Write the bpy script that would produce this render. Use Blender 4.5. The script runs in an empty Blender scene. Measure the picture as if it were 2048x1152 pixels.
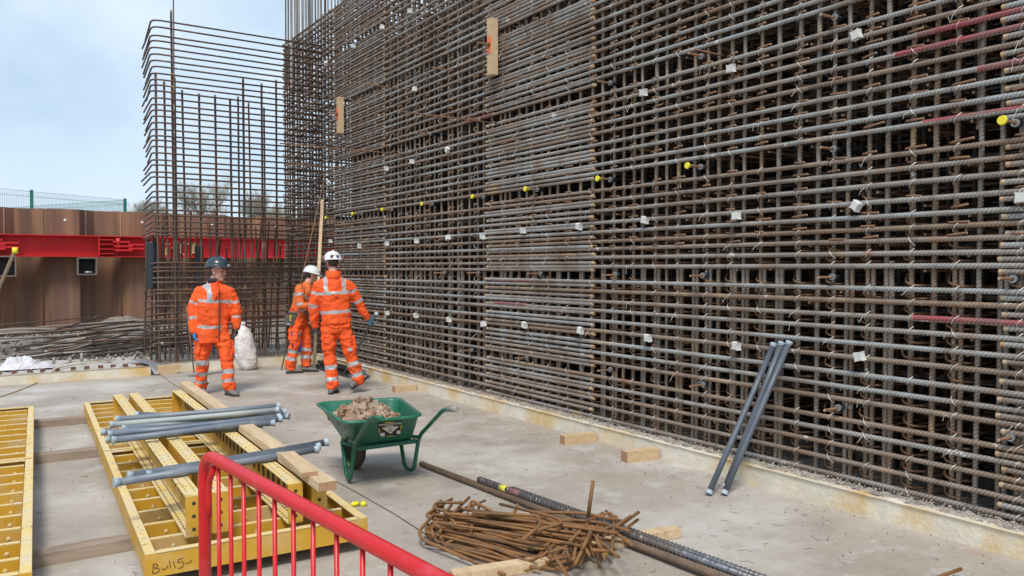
import bpy, math, random
from mathutils import Vector, Matrix, Euler, noise
rnd = random.Random(7)
R = math.radians
scene = bpy.context.scene
COL = scene.collection
# ------------------------------------------------------------------ camera
CAM_H = 1.7; FPX = 1600.0
YAW = math.atan(1067/FPX); PIT = math.atan(41/FPX)
cam = bpy.data.objects.new('camera', bpy.data.cameras.new('camera')); COL.objects.link(cam)
cam.data.sensor_width = 36; cam.data.lens = 36*FPX/2048
cam.data.clip_start = .05; cam.data.clip_end = 2000
cam.location = (0, 0, CAM_H); cam.rotation_euler = (R(90)-PIT, 0, -YAW)
scene.camera = cam
# ------------------------------------------------------------------ light
SUN_EL, SUN_AZ = R(56), R(216)       # azimuth clockwise from +Y; high, behind the camera on its left
world = bpy.data.worlds.new('World'); scene.world = world; world.use_nodes = True
wn = world.node_tree.nodes; wl = world.node_tree.links
for n in list(wn): wn.remove(n)
wout = wn.new('ShaderNodeOutputWorld'); wbg = wn.new('ShaderNodeBackground')
sky = wn.new('ShaderNodeTexSky'); sky.sky_type = 'NISHITA'; sky.sun_disc = False
sky.sun_elevation = SUN_EL; sky.sun_rotation = SUN_AZ; sky.air_density = 1.0; sky.dust_density = 1.5; sky.ozone_density = 2.5
tc = wn.new('ShaderNodeTexCoord'); mp = wn.new('ShaderNodeMapping'); mp.inputs['Scale'].default_value = (1.2, 1.2, 1.9); mp.inputs['Location'].default_value = (3.1, 1.0, .4)
nz = wn.new('ShaderNodeTexNoise'); nz.inputs['Scale'].default_value = 1.9; nz.inputs['Detail'].default_value = 5; nz.inputs['Roughness'].default_value = .5
cr = wn.new('ShaderNodeValToRGB'); cr.color_ramp.elements[0].position = .41; cr.color_ramp.elements[1].position = .60
cr.color_ramp.elements[0].color = (.40, .40, .40, 1); cr.color_ramp.elements[1].color = (1, 1, 1, 1)
wmx = wn.new('ShaderNodeMixRGB'); wmx.inputs['Color2'].default_value = (4.95, 5.95, 6.95, 1)
wl.new(tc.outputs['Generated'], mp.inputs['Vector']); wl.new(mp.outputs['Vector'], nz.inputs['Vector'])
wl.new(nz.outputs['Fac'], cr.inputs['Fac']); wl.new(cr.outputs['Color'], wmx.inputs['Fac'])
wl.new(sky.outputs['Color'], wmx.inputs['Color1']); wl.new(wmx.outputs['Color'], wbg.inputs['Color'])
wbg.inputs['Strength'].default_value = .076
wl.new(wbg.outputs['Background'], wout.inputs['Surface'])
sun = bpy.data.objects.new('sun', bpy.data.lights.new('sun', 'SUN')); COL.objects.link(sun)
sun.data.energy = 1.5; sun.data.angle = R(16); sun.data.color = (1, .96, .9)
sd = Vector((math.sin(SUN_AZ)*math.cos(SUN_EL), math.cos(SUN_AZ)*math.cos(SUN_EL), math.sin(SUN_EL)))
sun.rotation_euler = sd.to_track_quat('Z', 'Y').to_euler()
scene.view_settings.view_transform = 'Standard'; scene.view_settings.look = 'None'
scene.view_settings.exposure = 1.02; scene.view_settings.gamma = 1
# ------------------------------------------------------------------ helpers: site survey (a sight line meets a level or a wall line)
FW = Vector((math.sin(YAW)*math.cos(PIT), math.cos(YAW)*math.cos(PIT), -math.sin(PIT)))
RT = Vector((math.cos(YAW), -math.sin(YAW), 0))
UP = Vector((math.sin(YAW)*math.sin(PIT), math.cos(YAW)*math.sin(PIT), math.cos(PIT)))
def ray(x, y): return FW+RT*((x-1024)/FPX)+UP*((576-y)/FPX)
def G(x, y, h=0.0):
    d = ray(x, y); return Vector((0, 0, CAM_H))+d*((h-CAM_H)/d.z)
def WX(x, y, X):
    d = ray(x, y); return Vector((0, 0, CAM_H))+d*(X/d.x)
def WY(x, y, Y):
    d = ray(x, y); return Vector((0, 0, CAM_H))+d*(Y/d.y)
# ------------------------------------------------------------------ helpers: materials
def mat(name, col, rough=.7, metal=0.0, var=None, scale=6.0, var_amt=1.0, bump=0.0, bump_scale=40.0, spec=.5,
        objrand=None, stretch=(1, 1, 1), lo=.35, hi=.65, extra=None, coord='pos', detail=6):
    """noise between col and var; objrand adds a third colour chosen by object; all stay with the surface"""
    m = bpy.data.materials.new(name); m.use_nodes = True
    n = m.node_tree.nodes; l = m.node_tree.links; b = n['Principled BSDF']
    b.inputs['Roughness'].default_value = rough; b.inputs['Metallic'].default_value = metal
    b.inputs['Specular IOR Level'].default_value = spec
    if coord == 'pos': src = n.new('ShaderNodeNewGeometry').outputs['Position']
    else: src = n.new('ShaderNodeTexCoord').outputs['Object']
    mpp = n.new('ShaderNodeMapping'); mpp.inputs['Scale'].default_value = stretch; l.new(src, mpp.inputs['Vector'])
    vec = mpp.outputs['Vector']
    base = None
    rgb = n.new('ShaderNodeRGB'); rgb.outputs[0].default_value = (*col, 1); base = rgb.outputs[0]
    def mix(fac, a, c):
        mx = n.new('ShaderNodeMixRGB'); l.new(fac, mx.inputs['Fac'])
        l.new(a, mx.inputs['Color1'])
        if isinstance(c, tuple): mx.inputs['Color2'].default_value = (*c, 1)
        else: l.new(c, mx.inputs['Color2'])
        return mx.outputs['Color']
    def nf(sc, lo, hi, amt=1.0, det=detail, v=None, off=None):
        t = n.new('ShaderNodeTexNoise'); t.inputs['Scale'].default_value = sc; t.inputs['Detail'].default_value = det
        t.inputs['Roughness'].default_value = .62
        vv = v or vec
        if off:
            ad = n.new('ShaderNodeVectorMath'); ad.inputs[1].default_value = off; l.new(vv, ad.inputs[0]); vv = ad.outputs[0]
        l.new(vv, t.inputs['Vector'])
        mr = n.new('ShaderNodeMapRange'); mr.inputs['From Min'].default_value = lo; mr.inputs['From Max'].default_value = hi
        mr.inputs['To Max'].default_value = amt; l.new(t.outputs['Fac'], mr.inputs['Value']); return mr.outputs['Result']
    if objrand:
        oi = n.new('ShaderNodeObjectInfo')
        mr = n.new('ShaderNodeMapRange'); mr.inputs['From Min'].default_value = .25; mr.inputs['From Max'].default_value = .95
        l.new(oi.outputs['Random'], mr.inputs['Value'])
        base = mix(mr.outputs['Result'], base, objrand)
    if var: base = mix(nf(scale, lo, hi, var_amt), base, var)
    if extra:
        for (c, sc, a, z_, amt, off) in extra: base = mix(nf(sc, a, z_, amt, off=off), base, c)
    l.new(base, b.inputs['Base Color'])
    if bump:
        t = n.new('ShaderNodeTexNoise'); t.inputs['Scale'].default_value = bump_scale; t.inputs['Detail'].default_value = 5
        l.new(vec, t.inputs['Vector'])
        bp = n.new('ShaderNodeBump'); bp.inputs['Strength'].default_value = min(1, bump*4); bp.inputs['Distance'].default_value = bump*.02
        l.new(t.outputs['Fac'], bp.inputs['Height']); l.new(bp.outputs['Normal'], b.inputs['Normal'])
    m['_b'] = 1
    return m
def add_ribs(m, axis, period=.021, dist=.004):
    """rolled ribs of reinforcing bar: fine relief running round the bar"""
    n = m.node_tree.nodes; l = m.node_tree.links; b = n['Principled BSDF']
    g = n.new('ShaderNodeNewGeometry').outputs['Position']
    dp = n.new('ShaderNodeVectorMath'); dp.operation = 'DOT_PRODUCT'; l.new(g, dp.inputs[0]); dp.inputs[1].default_value = axis
    mu = n.new('ShaderNodeMath'); mu.operation = 'MULTIPLY'; mu.inputs[1].default_value = 2*math.pi/period; l.new(dp.outputs['Value'], mu.inputs[0])
    si = n.new('ShaderNodeMath'); si.operation = 'SINE'; l.new(mu.outputs[0], si.inputs[0])
    mr = n.new('ShaderNodeMapRange'); mr.interpolation_type = 'SMOOTHSTEP'; mr.inputs['From Min'].default_value = -.1; mr.inputs['From Max'].default_value = .8; l.new(si.outputs[0], mr.inputs['Value'])
    bp = n.new('ShaderNodeBump'); bp.inputs['Strength'].default_value = 1; bp.inputs['Distance'].default_value = dist
    l.new(mr.outputs['Result'], bp.inputs['Height'])
    old = b.inputs['Normal'].links
    if old: l.new(old[0].from_socket, bp.inputs['Normal'])
    l.new(bp.outputs['Normal'], b.inputs['Normal'])
    # base colour lighter on the rib crowns than in the roots, for contrast
    src = b.inputs['Base Color'].links[0].from_socket
    mx = n.new('ShaderNodeMixRGB'); mx.blend_type = 'MULTIPLY'; mx.inputs['Color2'].default_value = (1.7, 1.7, 1.7, 1)
    l.new(mr.outputs['Result'], mx.inputs['Fac']); l.new(src, mx.inputs['Color1']); l.new(mx.outputs['Color'], b.inputs['Base Color'])
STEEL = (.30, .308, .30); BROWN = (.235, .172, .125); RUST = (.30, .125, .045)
def steel(name, c=STEEL, obr=BROWN, var=(.155, .098, .062), amt=.7, sc=2.2, **k):
    return mat(name, c, .5, .25, var, sc, amt, .12, 60, objrand=obr, lo=.42, hi=.66,
               extra=[(RUST, 4.0, .58, .70, .65, (5, 3, 1)), ((.42, .29, .16), 2.5, .60, .70, .7, (2, 8, 6)), ((.10, .08, .07), 9.0, .56, .68, .6, (2, 2, 9)), ((.58, .57, .54), 7.0, .655, .70, .85, (9, 1, 4))], **k)
M = {}
M['bar_h'] = steel('rebar_horizontal', stretch=(1, .8, 1)); add_ribs(M['bar_h'], (0, .9, .55), .024)
M['bar_v'] = steel('rebar_vertical', c=(.24, .215, .185), obr=(.21, .15, .10)); add_ribs(M['bar_v'], (0, .5, .9), .024)
M['bar_hfar'] = steel('rebar_far', c=(.15, .12, .10), obr=(.12, .078, .055), var=(.17, .10, .06)); add_ribs(M['bar_hfar'], (0, .9, .55), .024)  # rustier far runs, the shade at that end also put into the colour
M['bar_far'] = steel('rebar_corner', c=(.11, .085, .072), obr=(.10, .06, .042), var=(.15, .075, .04))
M['bar_in'] = mat('rebar_inner', (.045, .04, .037), .8, .1, (.07, .042, .026), 3, .8)  # rust darkened to carry the wall's inner shade; some heap bars share it
M['bar_grey'] = mat('rebar_starter', (.34, .32, .29), .6, .1, (.24, .18, .13), 3, .8, .1, 60)
M['link'] = mat('rebar_link', (.24, .12, .06), .75, .1, (.13, .075, .045), 4, .8, .1, 80, lo=.4, hi=.6)
M['cut'] = mat('cut_end', (.42, .25, .12), .7, .1, (.55, .46, .34), 18, .8)
M['wire'] = mat('tie_wire', (.74, .71, .66), .5, .2)
M['red_bar'] = mat('red_paint_bar', (.30, .05, .06), .6, .1, (.17, .12, .105), 5, .95, .1, 60); add_ribs(M['red_bar'], (0, .9, .55), .024)
M['spacer'] = mat('spacer_concrete', (.66, .67, .64), .9, 0, (.5, .5, .47), 30, .5)
M['yellow_cap'] = mat('cap_yellow', (.85, .72, .03), .45)
M['sleeve'] = mat('sleeve_grey', (.10, .12, .14), .5, 0, (.16, .18, .2), 8, .6)
M['cone'] = mat('cone_pale', (.36, .43, .47), .5)
M['ring'] = mat('sleeve_ring', (.30, .33, .34), .5)
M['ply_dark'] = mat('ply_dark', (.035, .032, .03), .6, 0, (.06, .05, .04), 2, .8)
M['timber'] = mat('timber', (.60, .44, .26), .75, 0, (.46, .31, .17), 3, .8, .12, 30, objrand=(.66, .51, .33), stretch=(9, 1.0, 9),
                  extra=[((.25, .19, .14), 1.2, .58, .75, .6, (3, 3, 3))], coord='obj')
M['timber_old'] = mat('timber_weathered', (.26, .20, .155), .8, 0, (.40, .31, .23), 2, .9, .15, 30, stretch=(1, 9, 9),
                  extra=[((.16, .11, .08), 1.5, .5, .7, .7, (3, 3, 3))], coord='obj')
M['timber_end'] = mat('timber_end', (.45, .26, .15), .85, 0, (.30, .16, .09), 40, .8)
M['orange_spray'] = mat('orange_spray', (.85, .16, .06), .7, 0, (.6, .3, .15), 25, .6)
M['yellow'] = mat('yellow_paint', (.60, .34, .030), .5, 0, (.52, .27, .02), 3, .8, .06, 30,
                  extra=[((.60, .50, .33), 3.0, .50, .72, .62, (2, 8, 1)), ((.20, .12, .05), 9.0, .66, .74, .7, (7, 2, 2))])
M['yellow_top'] = mat('yellow_paint_worn', (.72, .52, .17), .6, 0, (.64, .53, .33), 6, .9, .1, 40,
                  extra=[((.32, .22, .12), 14.0, .60, .70, .8, (7, 2, 2)), ((.64, .56, .42), 8.0, .56, .66, .6, (1, 2, 8)), ((.30, .16, .08), 22.0, .60, .66, .8, (3, 2, 8))])
M['hole'] = mat('hole_dark', (.05, .035, .02), .9)
M['ink'] = mat('marker_ink', (.05, .03, .01), .8)
M['tube'] = mat('pvc_grey', (.15, .18, .22), .42, 0, (.22, .24, .265), 5, .8, objrand=(.11, .145, .20), extra=[((.4, .4, .38), 9, .6, .75, .5, (1, 1, 1))])
M['tube_pale'] = mat('pvc_pale', (.40, .42, .36), .5, 0, (.30, .34, .36), 5, .8)
M['tube_dark'] = mat('pvc_dark', (.075, .09, .115), .42, 0, (.12, .14, .165), 4, .8)
M['tube_black'] = mat('hdpe_black', (.02, .022, .026), .35)
M['red'] = mat('red_paint', (.60, .008, .012), .38, 0, (.48, .008, .012), 5, .6, .03, 20,
               extra=[((.60, .10, .11), 9.0, .56, .72, .55, (2, 2, 2)), ((.62, .40, .36), 26.0, .68, .74, .6, (5, 2, 2)), ((.10, .02, .02), 40, .70, .76, .6, (1, 5, 2))])
M['red_w'] = mat('red_waler', (.62, .012, .018), .5, 0, (.52, .02, .02), 1.5, .7, extra=[((.25, .05, .03), 4, .64, .75, .6, (1, 2, 3))])
M['cream'] = mat('cream_letters', (.75, .62, .32), .6)
M['green'] = mat('green_barrow', (.012, .125, .070), .38, 0, (.02, .16, .10), 6, .7, extra=[((.16, .26, .2), 14, .58, .72, .5, (2, 2, 2)), ((.42, .40, .36), 30, .66, .70, .8, (6, 2, 2))])
M['green_in'] = M['green']
M['lime'] = mat('lime_rim', (.15, .55, .06), .4)
M['tyre'] = mat('tyre_rubber', (.06, .055, .045), .85, 0, (.17, .13, .08), 12, .7)
M['grip'] = mat('grip_grey', (.33, .31, .28), .7, 0, (.2, .18, .16), 20, .7)
M['cast'] = mat('cast_fitting', (.36, .23, .15), .85, .0, (.26, .14, .085), 14, .8, .3, 80, objrand=(.50, .42, .31), extra=[((.12, .06, .04), 18, .6, .7, .8, (1, 1, 1))])
M['hook'] = mat('rust_hook', (.20, .105, .045), .75, .15, (.30, .135, .04), 8, .9, .25, 90, objrand=(.12, .075, .045), extra=[((.5, .48, .45), 14, .68, .74, .7, (3, 1, 2))])
M['thread'] = mat('thread_bar', (.15, .165, .19), .42, .4, (.17, .12, .085), 3, .7, .1, 60, extra=[((.5, .5, .48), 12, .60, .7, .7, (3, 1, 2))])
M['thread_rust'] = mat('thread_bar_rusty', (.20, .135, .085), .7, .1, (.12, .085, .06), 10, .8, .1, 60)
M['white'] = mat('white_paint', (.75, .74, .70), .5)
M['black'] = mat('black_matt', (.02, .02, .022), .5)
M['sheet'] = mat('sheet_pile', (.185, .098, .068), .8, .1, (.29, .155, .085), 1.3, .9, .1, 20, stretch=(1.8, 1.8, .12), objrand=(.175, .10, .07), lo=.42, hi=.62, detail=2,
                 extra=[((.08, .052, .042), 1.3, .54, .70, .6, (4, 4, 4)), ((.36, .20, .105), 1.6, .56, .70, .5, (1, 6, 2)), ((.04, .03, .028), .5, .60, .70, .7, (9, 6, 2))])
M['hollow'] = mat('hollow_steel', (.17, .13, .11), .7)
M['concrete_old'] = mat('concrete_kerb', (.76, .70, .57), .85, 0, (.62, .56, .45), 4, .9, .3, 30,
                 extra=[((.64, .41, .12), 1.9, .45, .62, .85, (4, 4, 4)), ((.62, .60, .54), 3.0, .54, .68, .8, (2, 7, 1)), ((.2, .18, .15), 25, .68, .74, .6, (2, 7, 1))])
M['rough'] = mat('scabbled_concrete', (.48, .45, .40), .95, 0, (.22, .19, .16), 14, .9, .6, 60, extra=[((.13, .115, .10), 3.0, .45, .62, .75, (2, 7, 1))])
M['hose'] = mat('hose', (.62, .55, .38), .6)
M['bag'] = mat('woven_bag', (.80, .77, .74), .6, 0, (.60, .54, .52), 9, .7, .9, 22)
M['film'] = mat('plastic_film', (.66, .64, .68), .35, 0, (.5, .48, .5), 6, .6, .2, 20)
M['orange'] = mat('hivis_orange', (.95, .115, .014), .8, 0, (.78, .085, .012), 5, .9, .9, 11, extra=[((.40, .13, .05), 4, .56, .72, .6, (2, 2, 2)), ((.25, .17, .12), 9, .64, .74, .5, (5, 2, 2))], coord='pos')
M['orange_worn'] = mat('hivis_orange_worn', (.82, .14, .02), .8, 0, (.55, .15, .04), 5, .9, .9, 11)
M['silver'] = mat('reflective_tape', (.46, .46, .46), .4, .1, (.36, .36, .36), 12, .7)
M['navy'] = mat('navy_lining', (.025, .025, .04), .9)
M['skin'] = mat('skin', (.60, .33, .24), .55, 0, (.62, .25, .18), 12, .6)
M['hair'] = mat('hair', (.06, .045, .035), .8)
M['hel_dark'] = mat('helmet_dark', (.035, .05, .065), .22)
M['hel_white'] = mat('helmet_white', (.74, .76, .77), .3)
M['muff'] = mat('ear_muff', (.18, .07, .06), .5)
M['boot'] = mat('boot_leather', (.14, .135, .125), .8, 0, (.20, .19, .17), 10, .8)
M['sole'] = mat('boot_sole', (.04, .04, .04), .9)
M['glove_blue'] = mat('glove_blue', (.02, .22, .55), .7)
M['glove_dark'] = mat('glove_dark', (.07, .055, .05), .85)
M['glove_teal'] = mat('glove_teal', (.05, .17, .24), .8)
M['fence'] = mat('fence_green', (.02, .16, .12), .5)
M['bark'] = mat('bark_pale', (.36, .34, .30), .9, 0, (.27, .25, .20), 3, .8)
M['bud'] = mat('spring_buds', (.36, .38, .24), .9)
M['belt'] = mat('tool_belt', (.10, .09, .075), .8)
M['galv'] = mat('galvanised', (.35, .36, .36), .4, .6)
M['blue_plastic'] = mat('blue_plastic', (.02, .08, .42), .4)
M['sleeve_black'] = mat('corrugated_black', (.025, .03, .04), .35)

def concrete_mat():
    m = mat('slab_concrete', (.335, .285, .232), .6, 0, (.41, .365, .31), .45, 1, .25, 25, lo=.40, hi=.60, spec=.5,
            extra=[((.54, .51, .465), .8, .50, .66, .8, (8, 3, 0)), ((.25, .205, .165), .7, .52, .66, .5, (1, 9, 0)), ((.52, .50, .47), 2.6, .56, .66, .55, (4, 31, 0)),
                   ((.44, .42, .39), 4.0, .60, .74, .55, (3, 3, 0)), ((.33, .15, .10), 1.1, .635, .72, .40, (13, 5, 0)),
                   ((.12, .10, .09), 45, .68, .74, .7, (2, 2, 0)), ((.24, .20, .165), 1.6, .56, .66, .3, (21, 2, 0)), ((.20, .165, .135), 9, .60, .68, .45, (21, 2, 0)), ((.58, .55, .50), 11, .62, .68, .5, (2, 31, 0))])
    n = m.node_tree.nodes; l = m.node_tree.links; b = n['Principled BSDF']
    g = n.new('ShaderNodeNewGeometry').outputs['Position']
    t = n.new('ShaderNodeTexNoise'); t.inputs['Scale'].default_value = .8; t.inputs['Detail'].default_value = 4; l.new(g, t.inputs['Vector'])
    mr = n.new('ShaderNodeMapRange'); mr.inputs['From Min'].default_value = .35; mr.inputs['From Max'].default_value = .65
    mr.inputs['To Min'].default_value = .42; mr.inputs['To Max'].default_value = .85
    l.new(t.outputs['Fac'], mr.inputs['Value']); l.new(mr.outputs['Result'], b.inputs['Roughness'])
    return m
M['slab'] = concrete_mat()
M['ground'] = mat('pit_ground', (.17, .14, .11), .95, 0, (.25, .215, .18), 3, .9, .8, 12, extra=[((.12, .10, .08), 9, .5, .65, .8, (1, 1, 1))])
M['grass'] = mat('bank_grass', (.08, .10, .04), .95, 0, (.14, .12, .06), 2, .8)
# ------------------------------------------------------------------ helpers: meshes
class MB:
    def __init__(s): s.v = []; s.f = []; s.m = []; s.sm = []
    def poly(s, pts, mi=0):
        k = len(s.v); s.v += [tuple(p) for p in pts]; s.f.append(tuple(range(k, k+len(pts)))); s.m.append(mi); s.sm.append(False)
    def box(s, c, sz, mi=0, rot=None, top=None):
        """centre, full size; rot = 3x3 matrix"""
        k = len(s.v); c = Vector(c)
        for z in (-.5, .5):
            for (x, y) in ((-.5, -.5), (.5, -.5), (.5, .5), (-.5, .5)):
                p = Vector((x*sz[0], y*sz[1], z*sz[2]))
                if rot: p = rot @ p
                s.v.append(tuple(c+p))
        for i, q in enumerate(((0, 3, 2, 1), (4, 5, 6, 7), (0, 1, 5, 4), (1, 2, 6, 5), (2, 3, 7, 6), (3, 0, 4, 7))):
            s.f.append(tuple(k+a for a in q)); s.m.append(top if (top is not None and i == 1) else mi); s.sm.append(False)
    def beam(s, p0, p1, w, h, mi=0, up=(0, 0, 1), endmi=None):
        p0 = Vector(p0); p1 = Vector(p1); d = (p1-p0).normalized(); sd_ = d.cross(Vector(up)).normalized(); u = sd_.cross(d)
        k = len(s.v)
        for p in (p0, p1):
            for (a, b) in ((-1, -1), (1, -1), (1, 1), (-1, 1)): s.v.append(tuple(p+sd_*(a*w/2)+u*(b*h/2)))
        for q in ((0, 1, 5, 4), (1, 2, 6, 5), (2, 3, 7, 6), (3, 0, 4, 7)): s.f.append(tuple(k+a for a in q)); s.m.append(mi); s.sm.append(False)
        for q in ((3, 2, 1, 0), (4, 5, 6, 7)): s.f.append(tuple(k+a for a in q)); s.m.append(mi if endmi is None else endmi); s.sm.append(False)
    def tube(s, pts, r, n=8, mi=0, capmi=None, caps=True, flat=None):
        pts = [Vector(p) for p in pts]; rr = r if isinstance(r, (list, tuple)) else [r]*len(pts)
        d0 = (pts[1]-pts[0]).normalized(); a = Vector((0, 0, 1)) if abs(d0.z) < .9 else Vector((1, 0, 0))
        u = d0.cross(a).normalized(); k = len(s.v)
        for i, p in enumerate(pts):
            if i == 0: d = d0
            elif i == len(pts)-1: d = (pts[-1]-pts[-2]).normalized()
            else: d = ((pts[i+1]-p).normalized()+(p-pts[i-1]).normalized()).normalized()
            u = (u-d*u.dot(d)).normalized(); w = d.cross(u)
            for j in range(n):
                t = 2*math.pi*j/n; s.v.append(tuple(p+u*(math.cos(t)*rr[i])+w*(math.sin(t)*rr[i])))
        for i in range(len(pts)-1):
            for j in range(n):
                s.f.append((k+i*n+j, k+i*n+(j+1) % n, k+(i+1)*n+(j+1) % n, k+(i+1)*n+j)); s.m.append(mi); s.sm.append(n > 4)
        if caps:
            cm = mi if capmi is None else capmi
            s.f.append(tuple(k+j for j in reversed(range(n)))); s.m.append(cm); s.sm.append(False)
            s.f.append(tuple(k+(len(pts)-1)*n+j for j in range(n))); s.m.append(cm); s.sm.append(False)
    def rings(s, rings, mi=0, caps=True, smooth=True):
        n = len(rings[0]); k = len(s.v)
        for rg in rings: s.v += [tuple(p) for p in rg]
        for i in range(len(rings)-1):
            for j in range(n):
                s.f.append((k+i*n+j, k+i*n+(j+1) % n, k+(i+1)*n+(j+1) % n, k+(i+1)*n+j)); s.m.append(mi); s.sm.append(smooth)
        if caps:
            s.f.append(tuple(k+j for j in reversed(range(n)))); s.m.append(mi); s.sm.append(smooth)
            s.f.append(tuple(k+(len(rings)-1)*n+j for j in range(n))); s.m.append(mi); s.sm.append(smooth)
    def ball(s, c, r, mi=0, nu=10, nv=6, sc=(1, 1, 1), rot=None):
        rg = []
        for i in range(1, nv):
            t = math.pi*i/nv; row = []
            for j in range(nu):
                a = 2*math.pi*j/nu
                p = Vector((r*math.sin(t)*math.cos(a)*sc[0], r*math.sin(t)*math.sin(a)*sc[1], -r*math.cos(t)*sc[2]))
                if rot: p = rot @ p
                row.append(Vector(c)+p)
            rg.append(row)
        s.rings(rg, mi)
    def mesh(s, name, mats, off=(0, 0, 0)):
        me = bpy.data.meshes.new(name); o = Vector(off)
        me.from_pydata([(a[0]-o[0], a[1]-o[1], a[2]-o[2]) for a in s.v], [], s.f)
        for m_ in mats: me.materials.append(m_)
        me.polygons.foreach_set('material_index', s.m); me.polygons.foreach_set('use_smooth', s.sm); me.update(); return me
def fillet(pts, rad, seg=4):
    pts = [Vector(p) for p in pts]; out = [pts[0]]
    for i in range(1, len(pts)-1):
        a, b, c = pts[i-1], pts[i], pts[i+1]; r = min(rad, (a-b).length*.48, (c-b).length*.48)
        p = b+(a-b).normalized()*r; q = b+(c-b).normalized()*r
        for t in range(seg+1):
            t /= seg; out.append(p*(1-t)**2+b*(2*t*(1-t))+q*t*t)
    out.append(pts[-1]); return out
def tag(o, label=None, cat=None, group=None, kind=None):
    if label: o['label'] = label
    if cat: o['category'] = cat
    if group: o['group'] = group
    if kind: o['kind'] = kind
    return o
def thing(name, label, cat, loc=(0, 0, 0), rz=0, group=None):
    o = bpy.data.objects.new(name, None); COL.objects.link(o); o.location = loc; o.rotation_euler = (0, 0, rz); o.empty_display_size = .1
    return tag(o, label, cat, group)
WLOC = {}
def wloc(p):
    v = Vector((0, 0, 0))
    while p: v += p.location; p = p.parent
    return v
def part(name, mb, mats, parent=None, label=None, kind=None, local=False):
    """mb in world coordinates (local=True: in the parent's own frame)"""
    if not isinstance(mats, (list, tuple)): mats = [mats]
    off = (0, 0, 0) if (local or not parent) else wloc(parent)
    me = mb.mesh(name, mats, off) if isinstance(mb, MB) else mb
    o = bpy.data.objects.new(name, me); COL.objects.link(o)
    if parent: o.parent = parent
    return tag(o, label, kind=kind)
def solid(name, mb, mats, label, cat, group=None, loc=None):
    """a thing that is one mesh, origin at its own base"""
    if not isinstance(mats, (list, tuple)): mats = [mats]
    if loc is None:
        xs = [v[0] for v in mb.v]; ys = [v[1] for v in mb.v]; zs = [v[2] for v in mb.v]
        loc = ((min(xs)+max(xs))/2, (min(ys)+max(ys))/2, min(zs))
    o = bpy.data.objects.new(name, mb.mesh(name, mats, loc)); COL.objects.link(o); o.location = loc
    return tag(o, label, cat, group)
def struct(name, mb, m, kind='structure'):
    o = bpy.data.objects.new(name, mb.mesh(name, m if isinstance(m, list) else [m])); COL.objects.link(o); o['kind'] = kind; return o
# unit bar along Z, radius 1, length 1, origin at one end
def unit_bar(name, m, n=8):
    b = MB(); b.tube([(0, 0, .006), (0, 0, .994)], 1, n, 0, caps=False); b.tube([(0, 0, 0), (0, 0, .006)], .985, n, 1); b.tube([(0, 0, .994), (0, 0, 1)], .985, n, 1); return b.mesh(name, [m, M['cut']])
UB = {}
def bar(name, p0, p1, r, key, parent, n=8):
    k = (key, n)
    if k not in UB: UB[k] = unit_bar('bar_'+key, M[key], n)
    p0 = Vector(p0); p1 = Vector(p1); d = p1-p0
    o = bpy.data.objects.new(name, UB[k]); COL.objects.link(o)
    o.location = p0-(wloc(parent) if parent else Vector()); o.scale = (r, r, d.length)
    o.rotation_mode = 'QUATERNION'; o.rotation_quaternion = d.to_track_quat('Z', 'Y')
    if parent: o.parent = parent
    return o

# ================================================================== SETTING
KX = 5.02                         # face of the wall kerb
KY = 13.85                        # face of the far kerb
b = MB()
b.poly([(-400, -400, -.25), (500, -400, -.25), (500, 600, -.25), (-400, 600, -.25)]); struct('ground', b, M['ground'])
b = MB(); b.box((-2, 5.4, -.11), (15.04, 18, .22)); 
slab = struct('concrete_slab', b, M['slab'])
# joint lines in the slab
b = MB()
for x in (2.35,):
    pts = [Vector((x+.012*math.sin(i*1.7), 13.8-i*.55, .001)) for i in range(28)]
    for p, q in zip(pts, pts[1:]): b.poly([p+Vector((-.004, 0, .002)), p+Vector((.004, 0, .002)), q+Vector((.004, 0, .002)), q+Vector((-.004, 0, .002))])
part('joint', b, M['hole'], slab)
# far pit floor, behind the kerb
b = MB(); nx, ny = 60, 50
def gz(x, y):
    return .10+.05*noise.noise(Vector((x*.9, y*.9, 0)))+.03*noise.noise(Vector((x*3, y*3, 2)))
for i in range(nx+1):
    for j in range(ny+1):
        x = -8+20*i/nx; y = 14.3+10.9*j/ny; b.v.append((x, y, gz(x, y) if y > 14.35 else -.2))
for i in range(nx):
    for j in range(ny):
        a = i*(ny+1)+j; b.f.append((a, a+ny+1, a+ny+2, a+1)); b.m.append(0); b.sm.append(True)
struct('pit_floor', b, M['ground'])
# bank beyond the sheet piles, level with their tops
b = MB(); b.box((10, 75, 2.2), (160, 99, 1.3)); struct('bank', b, M['grass'])
# kerbs
def rough_edge_kerb(b, p0, p1, w, h, nseg):
    p0 = Vector(p0); p1 = Vector(p1); d = (p1-p0).normalized(); s_ = Vector((d.y, -d.x, 0)); L = (p1-p0).length
    rings = []
    for i in range(nseg+1):
        p = p0+d*(L*i/nseg); j = .004*noise.noise(Vector((i*.9, 3, 0)))
        rings.append([p+Vector((0, 0, -.05)), p+s_*w+Vector((0, 0, -.05)), p+s_*w+Vector((0, 0, h-.02+2*j)), p+s_*.012+Vector((0, 0, h+j)), p+s_*j+Vector((0, 0, h-.012+j))])
    b.rings(rings, 0, True, False)
k1 = thing('wall_kerb', 'long low concrete kerb with yellow stains along the foot of the reinforcement wall', 'kerb', (KX, 6, 0))
b = MB(); rough_edge_kerb(b, (KX, 13.9, 0), (KX, -2.5, 0), -.16, .15, 160)
b.v = [(v[0], v[1], v[2]) for v in b.v]
part('kerb_body', b, M['concrete_old'], k1)
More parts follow.
